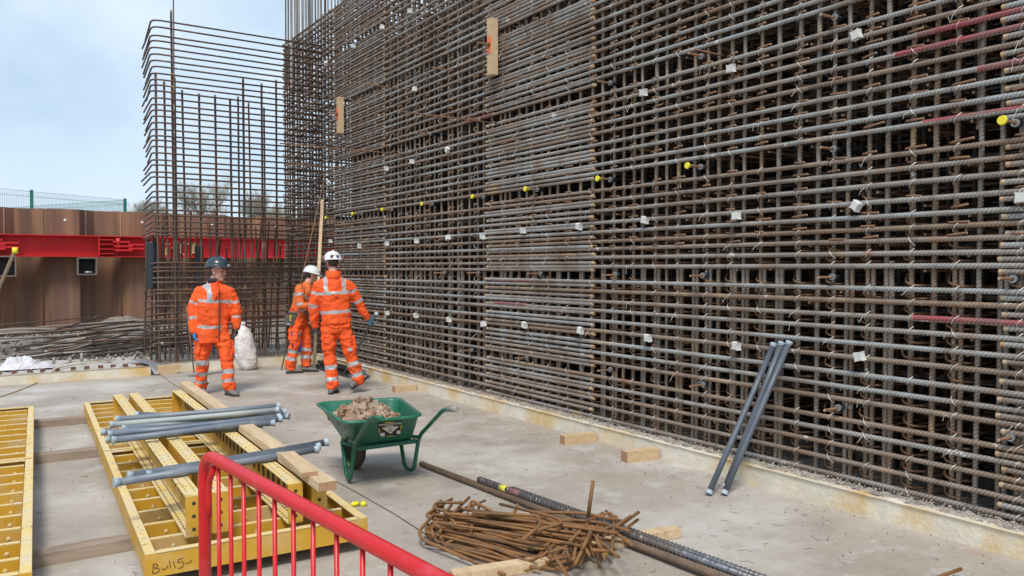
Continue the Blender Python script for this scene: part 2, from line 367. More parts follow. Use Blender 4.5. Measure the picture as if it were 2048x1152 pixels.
# scabbled concrete behind the kerb edge
b = MB(); nx, ny = 40, 520
for j in range(ny+1):
    y = -2.5+16.4*j/ny
    for i in range(nx+1):
        t = i/nx; x = KX+.06+.6*t
        e = min(1, t*8)
        z = .14-.045*t+(.022*noise.noise(Vector((x*14, y*14, 0)))+.016*noise.noise(Vector((x*34, y*34, 5))))*e
        b.v.append((x, y, z))
for j in range(ny):
    for i in range(nx):
        a = j*(nx+1)+i; b.f.append((a, a+1, a+nx+2, a+nx+1)); b.m.append(0); b.sm.append(False)
part('rough_top', b, M['rough'], k1, kind='stuff')
b = MB()
for i in range(5200):
    y = 13.6-16*rnd.random()**.8; x = KX+.07+.22*rnd.random()**1.2; s = .003+.007*rnd.random()**2
    c = Vector((x, y, .142+.006*rnd.random())); k = len(b.v)
    for t in range(4):
        a = t*2.1+rnd.random(); b.v.append(tuple(c+Vector((math.cos(a)*s, math.sin(a)*s, (t-1.2)*s*.7))))
    for q in ((0, 1, 2), (0, 2, 3), (0, 3, 1), (1, 3, 2)): b.f.append(tuple(k+a for a in q)); b.m.append(0); b.sm.append(False)
part('loose_chips', b, mat('chips', (.50, .45, .38), .9, 0, (.24, .18, .13), 14, .9), k1, kind='stuff')
b = MB(); b.box((6.4, 6, .0), (1.9, 17.4, .16)); struct('wall_footing', b, M['rough'])
k2 = thing('far_kerb', 'low pale concrete kerb under the far reinforcement cage', 'kerb', (4, KY, 0))
b = MB(); rough_edge_kerb(b, (2.62, KY, 0), (5.2, KY, 0), -.16, .16, 26); part('kerb_body', b, M['concrete_old'], k2)
b = MB(); b.box((3.9, 15.5, .03), (2.9, 2.9, .14)); part('footing', b, M['rough'], k2)
k3 = thing('stub_kerb', 'pale concrete strip with rows of rusty cut-off bar stubs at far left', 'kerb', (0, 13.95, 0))
b = MB(); rough_edge_kerb(b, (-4, 13.62, 0), (2.24, 13.62, 0), -.12, .15, 60); part('kerb_body', b, M['concrete_old'], k3)
b = MB(); nx, ny = 120, 30
for i in range(nx+1):
    for j in range(ny+1):
        x = -4+6.3*i/nx; y = 13.74+1.9*j/ny
        b.v.append((x, y, .12+.02*noise.noise(Vector((x*7, y*7, 0)))+.012*noise.noise(Vector((x*19, y*19, 4)))-(.2 if j == ny else 0)))
for i in range(nx):
    for j in range(ny):
        a = i*(ny+1)+j; b.f.append((a, a+ny+1, a+ny+2, a+1)); b.m.append(0); b.sm.append(False)
part('rough_top', b, mat('stub_conc', (.34, .32, .29), .95, 0, (.50, .47, .43), 8, .9, .4, 30), k3)
stub = MB(); stub.box((0, 0, .03), (.07, .05, .06)); stm = stub.mesh('bar_stub', [mat('stub_rust', (.16, .075, .05), .9)])
for i in range(13):
    o = bpy.data.objects.new('bar_stub', stm); COL.objects.link(o); o.parent = k3
    o.location = Vector((-.15+i*.19+rnd.uniform(-.02, .02), 14.0+rnd.uniform(-.02, .02), .105))-k3.location
for i in range(10):
    h = rnd.choice([.09, .1, .12, .17, .08]); bb = MB(); x = .42+i*.2+rnd.uniform(-.03, .03); bb.tube([(x, 15.1, .1), (x+.005, 15.1, .1+h)], .022, 8)
    part('bar_stub', bb, M['bar_grey'], k3)

# ================================================================== REINFORCEMENT WALL
RX = 5.27
wall = thing('rebar_wall', 'huge dense wall of rusty and grey reinforcing bars running along the right', 'reinforcement cage', (RX, 6, 0))
rows = [.165, .28, .39, .49, .59, .73, .83, .93, 1.05, 1.16, 1.27, 1.36, 1.46, 1.55, 1.716, 1.80, 1.88, 1.965, 2.06, 2.16, 2.27, 2.38, 2.48,
        2.665, 2.75, 2.85, 2.95, 3.07, 3.16, 3.26, 3.35, 3.44, 3.62, 3.70, 3.80, 3.90, 3.99, 4.09, 4.19, 4.29, 4.38, 4.46, 4.62, 4.71, 4.8, 4.9,
        5.0, 5.1, 5.2, 5.3, 5.39, 5.56, 5.65, 5.75, 5.85, 5.95, 6.05, 6.15, 6.24]
RB = .0185
def hbar(y0, y1, z, dz, key='bar_h'):
    j = lambda: rnd.uniform(-.011, .011)
    x = RX+rnd.uniform(-.004, .006)
    return bar('horizontal_bar', (x, y0, z+dz+j()), (x+rnd.uniform(-.004, .004), y1, z+dz+j()), RB*rnd.uniform(.96, 1.04), key, wall)
for z in rows:
    e = lambda s=.02: rnd.uniform(-s, s)
    hbar(-1.8, 2.44+e(.03), z, -.047, 'bar_h')
    hbar(.35, 8.47+e(.02), z, 0)
    hbar(6.38+e(.015), 13.55+e(), z, -.044)
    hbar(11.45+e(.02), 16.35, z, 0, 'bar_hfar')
# red sprayed lengths of bar
for (z, dz, y0, y1) in ((3.26, 0, 1.8, 3.0), (3.16, 0, 1.8, 3.15), (2.95, 0, 2.0, 2.6), (2.665, .0, 1.8, 2.95), (1.36, 0, 1.9, 3.0), (3.62, -.044, 8.3, 9.0), (1.55, 0, 7.3, 8.3), (1.27, 0, 7.6, 8.3)):
    bar('red_painted_length', (RX, y0, z+dz), (RX, y1, z+dz), RB+.0018, 'red_bar', wall)
# uprights
VX = RX+.042
ys = []
for px in (2038, 2000, 1958, 1910, 1868, 1822, 1772, 1736, 1694, 1665, 1634, 1597, 1555, 1521, 1487, 1462, 1436, 1414, 1388, 1357, 1332, 1312, 1284, 1268, 1247, 1228, 1205):
    ys.append(WX(px, 700, VX).y)
y = 6.3
while y < 16.3: y += rnd.choice([.15, .15, .15, .10, .2]); ys.append(y)
y = 2.2
while y > -1.7: y -= .15; ys.append(y)
for y in ys:
    r = rnd.choice([.0165, .0175, .02])
    t = rnd.uniform(-.012, .012)
    bar('vertical_bar', (VX, y+t, .05), (VX+rnd.uniform(-.004, .004), y-t, 6.3+rnd.uniform(-.1, .02)), r, 'bar_v', wall)
    if rnd.random() < .6 and 2 < y < 12: bar('vertical_bar', (VX, y-.037, .05), (VX, y-.037, 1.72+rnd.uniform(-.03, .03)), r, 'bar_v', wall)
    if rnd.random() < .35 and y < 10: bar('vertical_bar', (VX+.035, y+.035, 1.9+rnd.random()), (VX+.035, y+.035, 6.2), r, 'bar_v', wall)
# inner mats, their steel coloured near-black to paint in the shade between outer bars
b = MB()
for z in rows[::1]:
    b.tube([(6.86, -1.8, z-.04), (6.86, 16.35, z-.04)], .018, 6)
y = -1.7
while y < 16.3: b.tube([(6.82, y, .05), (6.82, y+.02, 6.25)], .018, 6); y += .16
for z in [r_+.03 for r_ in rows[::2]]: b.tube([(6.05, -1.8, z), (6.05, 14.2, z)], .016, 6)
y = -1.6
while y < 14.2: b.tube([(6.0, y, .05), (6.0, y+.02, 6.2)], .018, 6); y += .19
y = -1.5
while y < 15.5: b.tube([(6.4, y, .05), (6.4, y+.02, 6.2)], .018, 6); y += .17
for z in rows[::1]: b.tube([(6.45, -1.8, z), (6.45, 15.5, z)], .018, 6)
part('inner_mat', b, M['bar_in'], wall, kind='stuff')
# links: bars through the depth of the wall with a bent tail round each upright
lys = []
for y in sorted(ys):
    if not lys or y-lys[-1] > .24: lys.append(y)
cand = []
for iy, y in enumerate(lys):
    for iz, z in enumerate(rows):
        if rnd.random() < .8: cand.append((y+rnd.uniform(-.015, .015), z))
cand.sort(key=lambda q: (q[0]-2.4)**2+(q[1]-1.7)**2*.6)
def link(b, y, z, n=6):
    r = .0085; jj = rnd.uniform(-.012, .012); z0 = z+.028
    u = rnd.random()
    end = (6.9 if rnd.random() < .55 else 5.75)
    if z > 1.85 and u < .75:
        L = rnd.uniform(.09, .16)
        pts = [(end, y+.03, z0+jj*2), (RX+.05, y+.03, z0), (RX-.008, y+.03, z0), (RX-.008, y+.03-L, z0+rnd.uniform(-.01, .02))]
        b.tube(fillet(pts, .03, 3), r, n, 0, 1)
    else:
        pts = [(end, y-.10, z0+jj*2), (RX+.10, y-.10, z0), (RX+.012, y-.02, z0), (RX+.03, y+.05, z0+.02), (RX+.10, y+.07, z0+rnd.uniform(.06, .09))]
        b.tube(fillet(pts, .05, 3), r, n, 0, 1)
nearl = cand[:165]
for (y, z) in nearl:
    if y < 2.0: pass
    b = MB(); link(b, y, z); part('link_bar', b, [M['link'], M['cut']], wall)
b = MB()
for (y, z) in cand[165:]:
    link(b, y, z, 5)
for (y, z) in cand:
    if rnd.random() < .45 and y < 9:
        yy = y-rnd.uniform(.05, .09); zz = z-rnd.uniform(.015, .04); b.tube([(RX+rnd.uniform(.03, .09), yy, zz), (RX+.8, yy+.02, zz)], .0095, 6, 0, 1)
part('link_bar_field', b, [M['link'], M['cut']], wall, kind='stuff')
# tie wire at the crossings
b = MB()
for y in lys:
    for z in rows:
        if rnd.random() < .75 and y < 13.6:
            a = -1 if rnd.random() < .85 else 1; x = RX-.021; w = .0016 if y < 7 else .0018
            q = rnd.uniform(.018, .028)
            b.tube([(x+.02, y-a*q-.02, z-.032), (x-.002, y-a*q*.3-.02, z-.008), (x-.001, y+a*q*.3-.02, z+.012), (x+.02, y+a*q-.02, z+.03)], w, 3, caps=False)
            if rnd.random() < .10: b.tube([(x, y, z), (x-.02, y+.02, z+.02-rnd.random()*.10), (x-.012, y+.035, z-.02-rnd.random()*.06)], w, 3, caps=False)
part('tie_wire', b, M['wire'], wall, kind='stuff')
# concrete spacer blocks tied to the outside
sb = MB(); s = .033
pr = [(-s, -s), (-.5*s, -.86*s), (.5*s, -.86*s), (s, -s), (.86*s, -.4*s), (.86*s, .4*s), (s, s), (.4*s, .86*s), (-.4*s, .86*s), (-s, s), (-.86*s, .4*s), (-.86*s, -.4*s)]
sb.rings([[Vector((-.026, y_, z_)) for y_, z_ in pr], [Vector((.024, y_, z_)) for y_, z_ in pr]], 0, True, False)
spm = sb.mesh('spacer_block', [M['spacer']])
for (x, y) in [(820, 22), (764, 55), (707, 92), (652, 127), (829, 178), (895, 300), (824, 323), (773, 337), (657, 366), (1713, 70), (1462, 137), (1287, 185), (1473, 432), (1713, 412),
               (2044, 395), (1290, 440), (1158, 453), (1046, 461), (965, 473), (896, 475), (833, 482), (774, 487), (719, 492), (661, 482), (1719, 713), (1473, 692), (1296, 676),
               (1161, 661), (1049, 650), (967, 648), (898, 639), (832, 631), (774, 626)]:
    p = WX(x, y, RX-.045); o = bpy.data.objects.new('spacer_block', spm); COL.objects.link(o); o.parent = wall
    o.location = p-wall.location; o.rotation_euler = (rnd.choice([0, .05, -.1, .2, .6, -.25]), rnd.uniform(-.1, .1), rnd.uniform(-.15, .15))
# formwork tie rods in grey sleeves, some with yellow caps
def tie(y, z, cap=False, out=.16, sleeve=True):
    bb = MB(); bb.tube([(RX-.03-out, y+rnd.uniform(-.01, .01), z+rnd.uniform(-.006, .006)), (RX+.3, y, z)], .0095, 7, 0, 1)
    rod = part('tie_rod', bb, [M['link'], M['cut']], wall)
    if sleeve:
        bb = MB(); bb.tube([(RX-.035, y, z), (RX-.02, y, z), (RX-.019, y, z), (RX+1.5, y, z)], [.026, .026, .02, .02], 12, 0)
        bb.rings([[Vector((RX-.038, y+r_*math.cos(t*.5236), z+r_*math.sin(t*.5236))) for t in range(12)] for r_ in (.024, .016)], 1, False)
        part('sleeve', bb, [M['sleeve'], M['ring']], rod)
    if cap:
        bb = MB(); x = RX-.03-out
        bb.tube([(x-.012, y, z), (x, y, z), (x+.002, y, z), (x+.05, y, z)], [.026, .03, .016, .013], 12); part('cap', bb, M['yellow_cap'], rod)
for (y, z) in [(8.79, .64), (7.55, .66), (6.09, .68), (4.86, .68), (3.54, .67), (2.36, .66), (9.5, 1.63), (8.63, 1.63), (7.29, 1.63), (6.02, 1.63), (4.87, 1.63), (3.6, 1.63), (2.36, 1.63), (3.6, 2.57), (3.6, 3.53), (4.9, 3.53), (6.1, 3.53), (8.6, 3.55), (9.9, 3.55), (11.2, 3.55)]: tie(y, z)
for (y, z) in [(2.36, 2.575), (4.9, 2.575), (6.1, 2.575), (7.35, 2.575), (8.5, 2.575), (9.85, 2.575), (11.15, 2.575), (12.3, 2.575), (13.5, 2.575)]: tie(y, z, True)
for (tip, base) in [((690, 168), (830, 182)), ((800, 222), (995, 247)), ((560, 300), (820, 310)), ((575, 318), (690, 337)), ((1068, 38), (1112, 47)), ((1390, 98), (1440, 110)), ((865, 136), (900, 141))]:
    pb = WX(base[0], base[1], RX)
    best = min((abs((Vector((x_/100, pb.y, pb.z))-Vector((0, 0, CAM_H))).dot(RT)/(Vector((x_/100, pb.y, pb.z))-Vector((0, 0, CAM_H))).dot(FW)*FPX+1024-tip[0]), x_/100) for x_ in range(250, 527))[1]
    bb = MB(); bb.tube([(best, pb.y+.02, pb.z+.01), (RX+.3, pb.y, pb.z)], .0085, 7, 0, 1); part('tie_rod', bb, [M['link'], M['cut']], wall)
# starter bars rising from the back of the wall
for px in (571, 576, 583, 589, 594, 598, 605, 612, 617, 620, 624, 631, 636, 642, 650, 657, 664, 671, 676, 683, 690, 697):
    yy = 16.2-rnd.random()*1.0; p = WY(px, 60, yy)
    if p.x > 7.0: p = WX(px, 60, 6.9)
    bar('starter_bar', (p.x, p.y, 5.2), (p.x+rnd.uniform(-.02, .02), p.y, 8.6+rnd.random()*.4), rnd.choice([.015, .022, .024]), rnd.choice(['bar_grey', 'bar_grey', 'bar_grey', 'bar_far']), wall)
# plywood shutter added behind the bars to keep the gaps dark
sh = thing('added_shutter', 'dark plywood shutter added behind the reinforcement wall to black out its gaps', 'formwork', (7.1, 5, 0))
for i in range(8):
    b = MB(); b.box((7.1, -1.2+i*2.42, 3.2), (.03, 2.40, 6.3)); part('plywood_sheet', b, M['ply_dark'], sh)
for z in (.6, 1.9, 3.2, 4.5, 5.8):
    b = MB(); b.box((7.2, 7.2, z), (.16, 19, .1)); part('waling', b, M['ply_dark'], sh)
# two timber battens hung on rods in front of the bars
for (px, ya, yb, lab) in ((985, 38, 150, 'upright timber batten with orange spray patch hung high on the bars, nearer the camera'), (680, 195, 267, 'short-looking upright batten with orange patch hung on the bars near the far corner')):
    p0 = WX(px, ya, RX-.10); p1 = WX(px, yb, RX-.10)
    t = thing('timber_batten', lab, 'timber', (p0.x, p0.y, p1.z))
    b = MB(); b.box((p0.x, p0.y, (p0.z+p1.z)/2), (.09, .10, p0.z-p1.z), 0); part('batten', b, [M['timber']], t)
    b = MB(); zc = (p0.z+p1.z)/2+.02; b.box((p0.x-.047, p0.y, zc), (.006, .085, .2)); part('spray_patch', b, M['orange_spray'], t)
    b = MB(); b.tube([(p0.x-.20, p0.y+.02, zc+.01), (RX, p0.y, zc)], .012, 8); b.tube([(p0.x-.09, p0.y, zc), (p0.x-.055, p0.y, zc)], .03, 8); part('fixing_rod', b, M['link'], t)

# ================================================================== FAR CORNER CAGE
CY_ = 14.0
cage = thing('corner_cage', 'tall see-through mat of bent dark bars standing in the far corner', 'reinforcement cage', (3.8, CY_, 0))
crow = [5.70-.1*i-(.02*i if i < 3 else .05) for i in range(35)]
crow = [z for z in crow if z > 2.42]+[2.36, 2.30, 2.24, 1.80, 1.72, 1.64, 1.54, 1.45, 1.35, 1.26, 1.16, 1.06, .96, .86, .77, .67, .55, .45]
for i, z in enumerate(crow):
    sl = rnd.uniform(-.015, .015)
    xe = 5.22
    dy = rnd.uniform(1.25, 1.5); zi = z+sl+rnd.uniform(-.01, .01)
    if 2.2 < z < 2.4: sl -= .18*(2.42-z)
    x0 = 2.36+rnd.uniform(-.012, .02); tail = zi+(-.03 if z > 2.4 else (-.02 if z > 2.1 else rnd.uniform(-.14, -.02)))
    if z < .6: tail = z-.25
    b = MB(); b.tube(fillet([(x0+rnd.uniform(.06, .14), CY_+dy, tail), (x0, CY_, zi), (xe, CY_+rnd.uniform(-.01, .01), z-.01+(sl if z < 2.4 else 0))], .16, 5), .0145, 7, 0, 1)
    part('bent_bar', b, [M['bar_far'], M['cut']], cage)
for (px, yt, r) in [(311, 145, .017), (328, 163, .015), (342, 20, .015), (344, 146, .018), (349, 155, .016), (364, 180, .015), (398, 187, .016), (430, 190, .016), (460, 197, .016), (476, 193, .014), (486, 157, .017),
                    (497, 205, .013), (523, 167, .016), (528, 215, .013), (552, 160, .015)]:
    p = WY(px, yt, CY_+.04); lean = .09 if px in (328, 364, 497) else (.03 if px < 480 else .0)
    bar('vertical_bar', (p.x+rnd.uniform(-.01, .01)-.0+lean*.6, p.y, .12), (p.x, p.y, p.z), r*1.18, 'bar_far', cage, 7)
for x in (2.45, 2.5, 2.75, 2.86, 3.02, 3.2, 3.33, 3.5, 3.62, 3.7, 3.82, 3.95, 4.07, 4.2, 4.33, 4.45, 4.57, 4.7, 4.83, 4.95, 5.08):
    bar('vertical_bar', (x, CY_+.9+rnd.uniform(0, 1.4), .12), (x+rnd.uniform(-.03, .03), CY_+1.2, 2.0+rnd.random()*.75), .017, 'bar_far', cage, 7)
for x in (2.42, 2.47, 2.55, 2.63, 2.9):
    bar('vertical_bar', (x, CY_+rnd.uniform(.3, .85), .12), (x, CY_+rnd.uniform(.3, .85), 2.1+rnd.random()*.3), .018, 'bar_far', cage, 7)
for x in (3.8, 3.86, 3.95, 4.03, 4.1, 4.16, 4.26, 4.33, 4.42, 4.5, 4.56, 4.7, 4.76):
    b = MB(); b.tube([(x, CY_+.5, .2), (x+rnd.uniform(-.15, .15), CY_+.45, 1.35+rnd.random()*.2)], .007, 5); part('thin_bar', b, M['link'], cage)
for z in (1.62, 1.4, 1.0, .7, .4):
    bar('back_bar', (2.5, CY_+1.25, z), (5.2, CY_+1.3, z+.05), .015, 'bar_far', cage, 7)
p = WY(347, 0, CY_-.06); q = WY(352, 742, CY_-.1)
bar('tall_rod', (q.x, q.y, .1), (p.x, p.y, p.z+.5), .011, 'bar_far', cage, 7)
# stack of short black corrugated sleeves in the cage corner and one beside it
for (x, y, r, z0, z1, lab) in [(2.42, CY_+.42, .11, 1.35, 2.13, None), (3.13, CY_+.3, .075, 1.3, 2.08, None)]:
    b = MB(); pts = []; rs = []; k = 0; z = z0
    while z < z1: pts.append((x, y, z)); rs.append(r if k % 2 else r*.86); z += .022; k += 1
    b.tube(pts, rs, 14); part('black_sleeve', b, M['sleeve_black'], cage)
# leaning thin rods
for (bx, by, tx, ty, lab) in [((563), 740, 650, 350, 'long thin rusty rod leaning towards the far corner behind the stooping worker'), (388, 745, 372, 610, 'thin rusty rod leaning on the corner cage beside the dark-helmeted worker')]:
    p = G(bx, by); q = WY(tx, ty, CY_-.08) if tx < 500 else WX(tx, ty, RX-.06)
    b = MB(); b.tube([(p.x, p.y, .008), q], .011, 7); solid('leaning_rod', b, M['link'], lab, 'steel rod')
# tall pale timber pole
p = G(628, 738); q = WX(645, 400, RX-.08)
b = MB(); b.beam((p.x, p.y, .01), q, .055, .05); solid('timber_pole', b, M['timber'], 'tall pale timber pole leaning into the corner behind the workers', 'timber')

# ================================================================== SHEET PILES, WALER, FENCE, TREES
sp = thing('sheet_pile_wall', 'rust-brown interlocking steel sheet pile wall behind the pit', 'retaining wall', (3, 24.9, 0))
x = 1.44-1.9*5; i = 0
while x < 12:
    near = (i % 2 == 0); w = 1.03 if near else .87; y0 = 24.58 if near else 25.05; ym = 24.82
    top = 3.27+rnd.uniform(-.03, .03); sl = .18 if near else .24
    prof = [(x+.004, ym), (x+sl, y0), (x+w-sl, y0), (x+w-.004, ym)]
    b = MB(); bot = -.2
    front = [Vector((a, c, 0)) for a, c in prof]; back = [Vector((a, c+.03, 0)) for a, c in prof]
    ring = front+back[::-1]
    b.rings([[p+Vector((0, 0, bot)) for p in ring], [p+Vector((0, 0, top)) for p in ring]], 0, True, False)
    b.tube([(x, ym-.015, bot), (x, ym-.015, top)], .022, 5); b.tube([(x+w, ym+.012, bot), (x+w, ym+.012, top)], .02, 5)
    pl = part('sheet_pile', b, M['sheet'], sp)
    if near:
        bb = MB(); bb.tube([(x+w*.5, y0-.006, 2.98), (x+w*.5, y0+.0, 2.98)], .035, 10); part('lifting_hole', bb, M['white'], pl)
    x += w; i += 1
# waler
wa = thing('red_waler', 'bright red steel waling beam with cream lettering across the sheet piles', 'waling beam', (3, 24.3, 2.0))
WXs = [-8.0, .05, 3.35, 8.6, 12]
def wseg(x0, x1):
    b = MB(); b.box(((x0+x1)/2, 24.42, 2.27), (x1-x0, .03, .53)); b.box(((x0+x1)/2, 24.32, 2.545), (x1-x0, .42, .022)); b.box(((x0+x1)/2, 24.32, 1.995), (x1-x0, .42, .022))
    return b
for x0, x1 in ((-8, .15), (.16, 3.16), (3.17, 12)): part('beam', wseg(x0, x1), M['red_w'], wa)
def clamp(xc):
    for k, z in enumerate((2.08, 2.2, 2.33, 2.45)):
        b = MB(); b.box((xc-.30, 24.16, z), (.34, .2, .022)); part('plate', b, M['red_w'], wa)
    for k, (dx, z, w) in enumerate(((0.05, 2.40, .42), (.1, 2.28, .46), (.1, 2.17, .46), (.42, 2.33, .4), (.42, 2.22, .4))):
        b = MB(); b.box((xc+dx, 24.13, z), (w, .2, .045)); part('lug', b, M['red_w'], wa)
    b = MB(); b.tube([(xc-.02, 24.12, 2.1), (xc-.02, 24.12, 2.5)], .05, 10); part('pin', b, M['red_w'], wa)
    b = MB(); b.box((xc-.49, 24.2, 2.27), (.025, .24, .50)); part('plate', b, M['red_w'], wa)
clamp(3.2); clamp(.25)
b = MB()
for k in range(9): b.box((1.4+k*.095, 24.395, 2.27), (.07, .014, .075), 0)
b.box((1.8, 24.395, 2.17), (1.05, .014, .02)); part('raised_lettering', b, M['red_w'], wa)
# cream letters seen between the bars of the cage
def letters(x0, z0, h, depth=.008):
    b = MB(); y = 24.40
    def bx(x, z, w, hh): b.box((x+w/2, y, z+hh/2), (w, depth, hh))
    s = h
    # r-like, i, n, t: plain block strokes
    bx(x0, z0, .1, s*.55); bx(x0+.0, z0+s*.8, .14, s*.12)
    bx(x0+.33, z0, .14, s); bx(x0+.28, z0, .24, s*.1); bx(x0+.28, z0+s*.9, .24, s*.1)
    bx(x0+.60, z0+s*.84, .16, s*.14); bx(x0+.72, z0+0, .13, s); bx(x0+.66, z0, .26, s*.1)
    return b
part('lettering', letters(WY(330, 500, 24.4).x, 2.06, .36), M['cream'], wa)
# square hollow ends under the waler
for px, lab in ((175, 'open-ended square steel tube under the red waling beam, holding a scrap'), (8, 'open-ended square steel tube under the red waling beam at the left edge')):
    c = WY(px, 531, 24.0); t = thing('hollow_bracket', lab, 'steel bracket', (c.x, 24.0, c.z-.22))
    b = MB(); s = .44 if px > 100 else .5
    for (dx, dz, w, h) in ((0, s/2, s+.03, .035), (0, -s/2, s+.03, .035), (-s/2, 0, .035, s-.035), (s/2, 0, .035, s-.035)): b.box((c.x+dx, 24.3, c.z+dz-.02), (w, .5, h))
    part('tube_walls', b, M['hollow'], t)
    b = MB(); b.box((c.x, 24.5, c.z-.02), (s-.04, .02, s-.04)); part('back_plate', b, M['black'], t)
    if px > 100:
        b = MB(); b.ball((c.x+.03, 24.1, c.z-.18), .07, 0, 8, 5, (1.6, 1, .5)); part('scrap', b, M['galv'], t)
# fence
fn = thing('mesh_fence', 'green welded mesh fence with folded top on the bank beyond the sheet piles', 'fence', (-1, 30, 2.85))
def fpt(px, py, dist):
    d = ray(px, py); return Vector((0, 0, CAM_H))+d*dist
FP = [fpt(-60, 368, 27.0), fpt(63, 380, 28.6), fpt(250, 397, 32.4)]
FP.append(FP[2]+Vector((-6.0, 12, 0)))
for p in FP[1:3]:
    b = MB(); b.box((p.x, p.y, (p.z+2.8)/2), (.11, .11, p.z-2.8)); part('fence_post', b, M['fence'], fn)
for a, c in zip(FP, FP[1:]):
    b = MB(); L = (c-a).length; n = int(L/.055); dr = (c-a)/n; nrm = Vector((-dr.y, dr.x, 0)).normalized()
    for i in range(n+1):
        p = a+dr*i; zt = p.z-.06; zb = 2.85
        b.tube([(p.x, p.y, zb), (p.x, p.y, zt-.18), (p.x-nrm.x*.06, p.y-nrm.y*.06, zt-.1), (p.x, p.y, zt)], .0042, 3, caps=False)
    for dz in (.06, .24, .72, 1.2):
        b.tube([a-Vector((0, 0, dz)), c-Vector((0, 0, dz))], .0055, 4)
    part('mesh_panel', b, M['fence'], fn)
# bare trees
def tree(x, y, h, lab, seed, spread=.55):
    rt = random.Random(seed); t = thing('bare_tree', lab, 'tree', (x, y, 2.8), 0, 'bare trees beyond the sheet pile wall')
    bt = MB(); bc = MB(); bb_ = MB()
    def grow(p, d, L, r, lev):
        n = 3; pts = [p]; q = p
        for i in range(n):
            d = (d+Vector((rt.uniform(-.18, .18), rt.uniform(-.18, .18), rt.uniform(-.02, .14)))).normalized(); q = q+d*(L/n); pts.append(q)
        (bt if lev < 1 else bc).tube(pts, [r*(1-.35*i/n) for i in range(n+1)], 6 if lev < 2 else 3, caps=False)
        if lev >= 6:
            for k in range(2):
                c = pts[1+k]; s = .03; kk = len(bb_.v)
                for a in range(3): bb_.v.append(tuple(c+Vector((rt.uniform(-s, s), rt.uniform(-s, s), rt.uniform(-s, s)))))
                bb_.f.append((kk, kk+1, kk+2)); bb_.m.append(0); bb_.sm.append(False)
            return
        for k in range(4 if lev < 5 else 3):
            ax = Vector((rt.uniform(-1, 1), rt.uniform(-1, 1), rt.uniform(-.2, .5))).normalized()
            nd = (d*.75+ax*spread*(1.25 if lev < 2 else 1)).normalized(); grow(pts[rt.choice((1, 2, 3)) if k else 3] if lev else pts[3 if k < 2 else 2], nd, L*rt.uniform(.62, .85), r*.6, lev+1)
    grow(Vector((x, y, 2.7)), Vector((0, 0, 1)), h*.25, .014*h, 0)
    part('trunk', bt, M['bark'], t); part('crown', bc, M['bark'], t, kind='stuff'); part('buds', bb_, M['bud'], t, kind='stuff')
def tpos(px, dist): d = ray(px, 500); return Vector((0, 0, 0))+d*dist
for k, (px, dist, h, lab) in enumerate([(288, 62, 6.2, 'pale bare tree showing between the fence end and the corner cage'),
        (415, 60, 7.6, 'tallest bare tree, seen through the middle of the corner cage'), (500, 64, 6.9, 'bare tree seen through the corner cage, right of the tallest'),
        (556, 66, 6.0, 'bare tree seen through the corner cage beside the end of the rebar wall'), (355, 66, 5.4, 'small bare tree seen through the left edge of the corner cage'), (640, 66, 6.2, 'bare tree behind the end of the rebar wall')]):
    p = tpos(px, dist); tree(p.x, p.y, h, lab, 20+k)
# low green scrub at the fence foot
b = MB(); rs = random.Random(3)
for i in range(5000):
    t = rs.random(); p = Vector((-7+t*25, 42+rs.random()*6, 2.8+rs.random()**2*(.9+.8*noise.noise(Vector((t*9, 1, 1)))))); s = .07
    k = len(b.v)
    for a in range(3): b.v.append(tuple(p+Vector((rs.uniform(-s, s), rs.uniform(-s, s), rs.uniform(-s, s)))))
    b.f.append((k, k+1, k+2)); b.m.append(0); b.sm.append(False)
o = struct('scrub', b, mat('scrub_leaf', (.11, .17, .05), .9, 0, (.15, .14, .07), 1, .9), 'stuff')

# loose bars heaped on the pit floor
for i in range(52):
    if i < 40:
        y = 15.6+rnd.random()*2.4; x0 = rnd.uniform(.2, 1.6); L = rnd.uniform(1.6, 3.2); a = rnd.uniform(-.34, .34); z = .16+rnd.random()**1.5*.34*max(.3, 1-abs(y-16.8)/1.8)
    else:
        y = 18+rnd.random()*2; x0 = rnd.uniform(-2, 1.5); L = rnd.uniform(3, 5); a = rnd.uniform(-.15, .12); z = .3+rnd.random()*.25
    if i in (5, 6, 7): a = .75; L = 1.6; z = .5
    b = MB(); b.tube([(x0, y, max(.1, z+rnd.uniform(-.16, .04))), (x0+L/2, y+math.sin(a)*L/2, z+.04), (x0+L, y+math.sin(a)*L, z+rnd.uniform(-.12, .26))], rnd.choice([.014, .018, .022]), 6, 0, 1)
    solid('loose_rebar', b, [M['bar_in'] if rnd.random() < .35 else M['bar_grey'] if rnd.random() < .55 else M['bar_far'], M['cut']], 'dark reinforcing bar in the loose heap at the foot of the sheet piles', 'rebar', 'bars heaped in front of the sheet piles')
b = MB()
for i in range(2500):
    x = rnd.uniform(-1, 4.2) if i % 2 else rnd.uniform(1.2, 2.4); y = rnd.uniform(15.4, 22); s = .012+.05*rnd.random()**3; c = Vector((x, y, gz(x, y)+s*.4)); k = len(b.v)
    for t in range(4):
        a = t*2.1+rnd.random(); b.v.append(tuple(c+Vector((math.cos(a)*s, math.sin(a)*s, (t-1.2)*s*.7))))
    for q in ((0, 1, 2), (0, 2, 3), (0, 3, 1), (1, 3, 2)): b.f.append(tuple(k+a for a in q)); b.m.append(0); b.sm.append(False)
struct('rubble', b, mat('rubble_m', (.20, .175, .15), .95, 0, (.38, .35, .32), 5, .9), 'stuff')
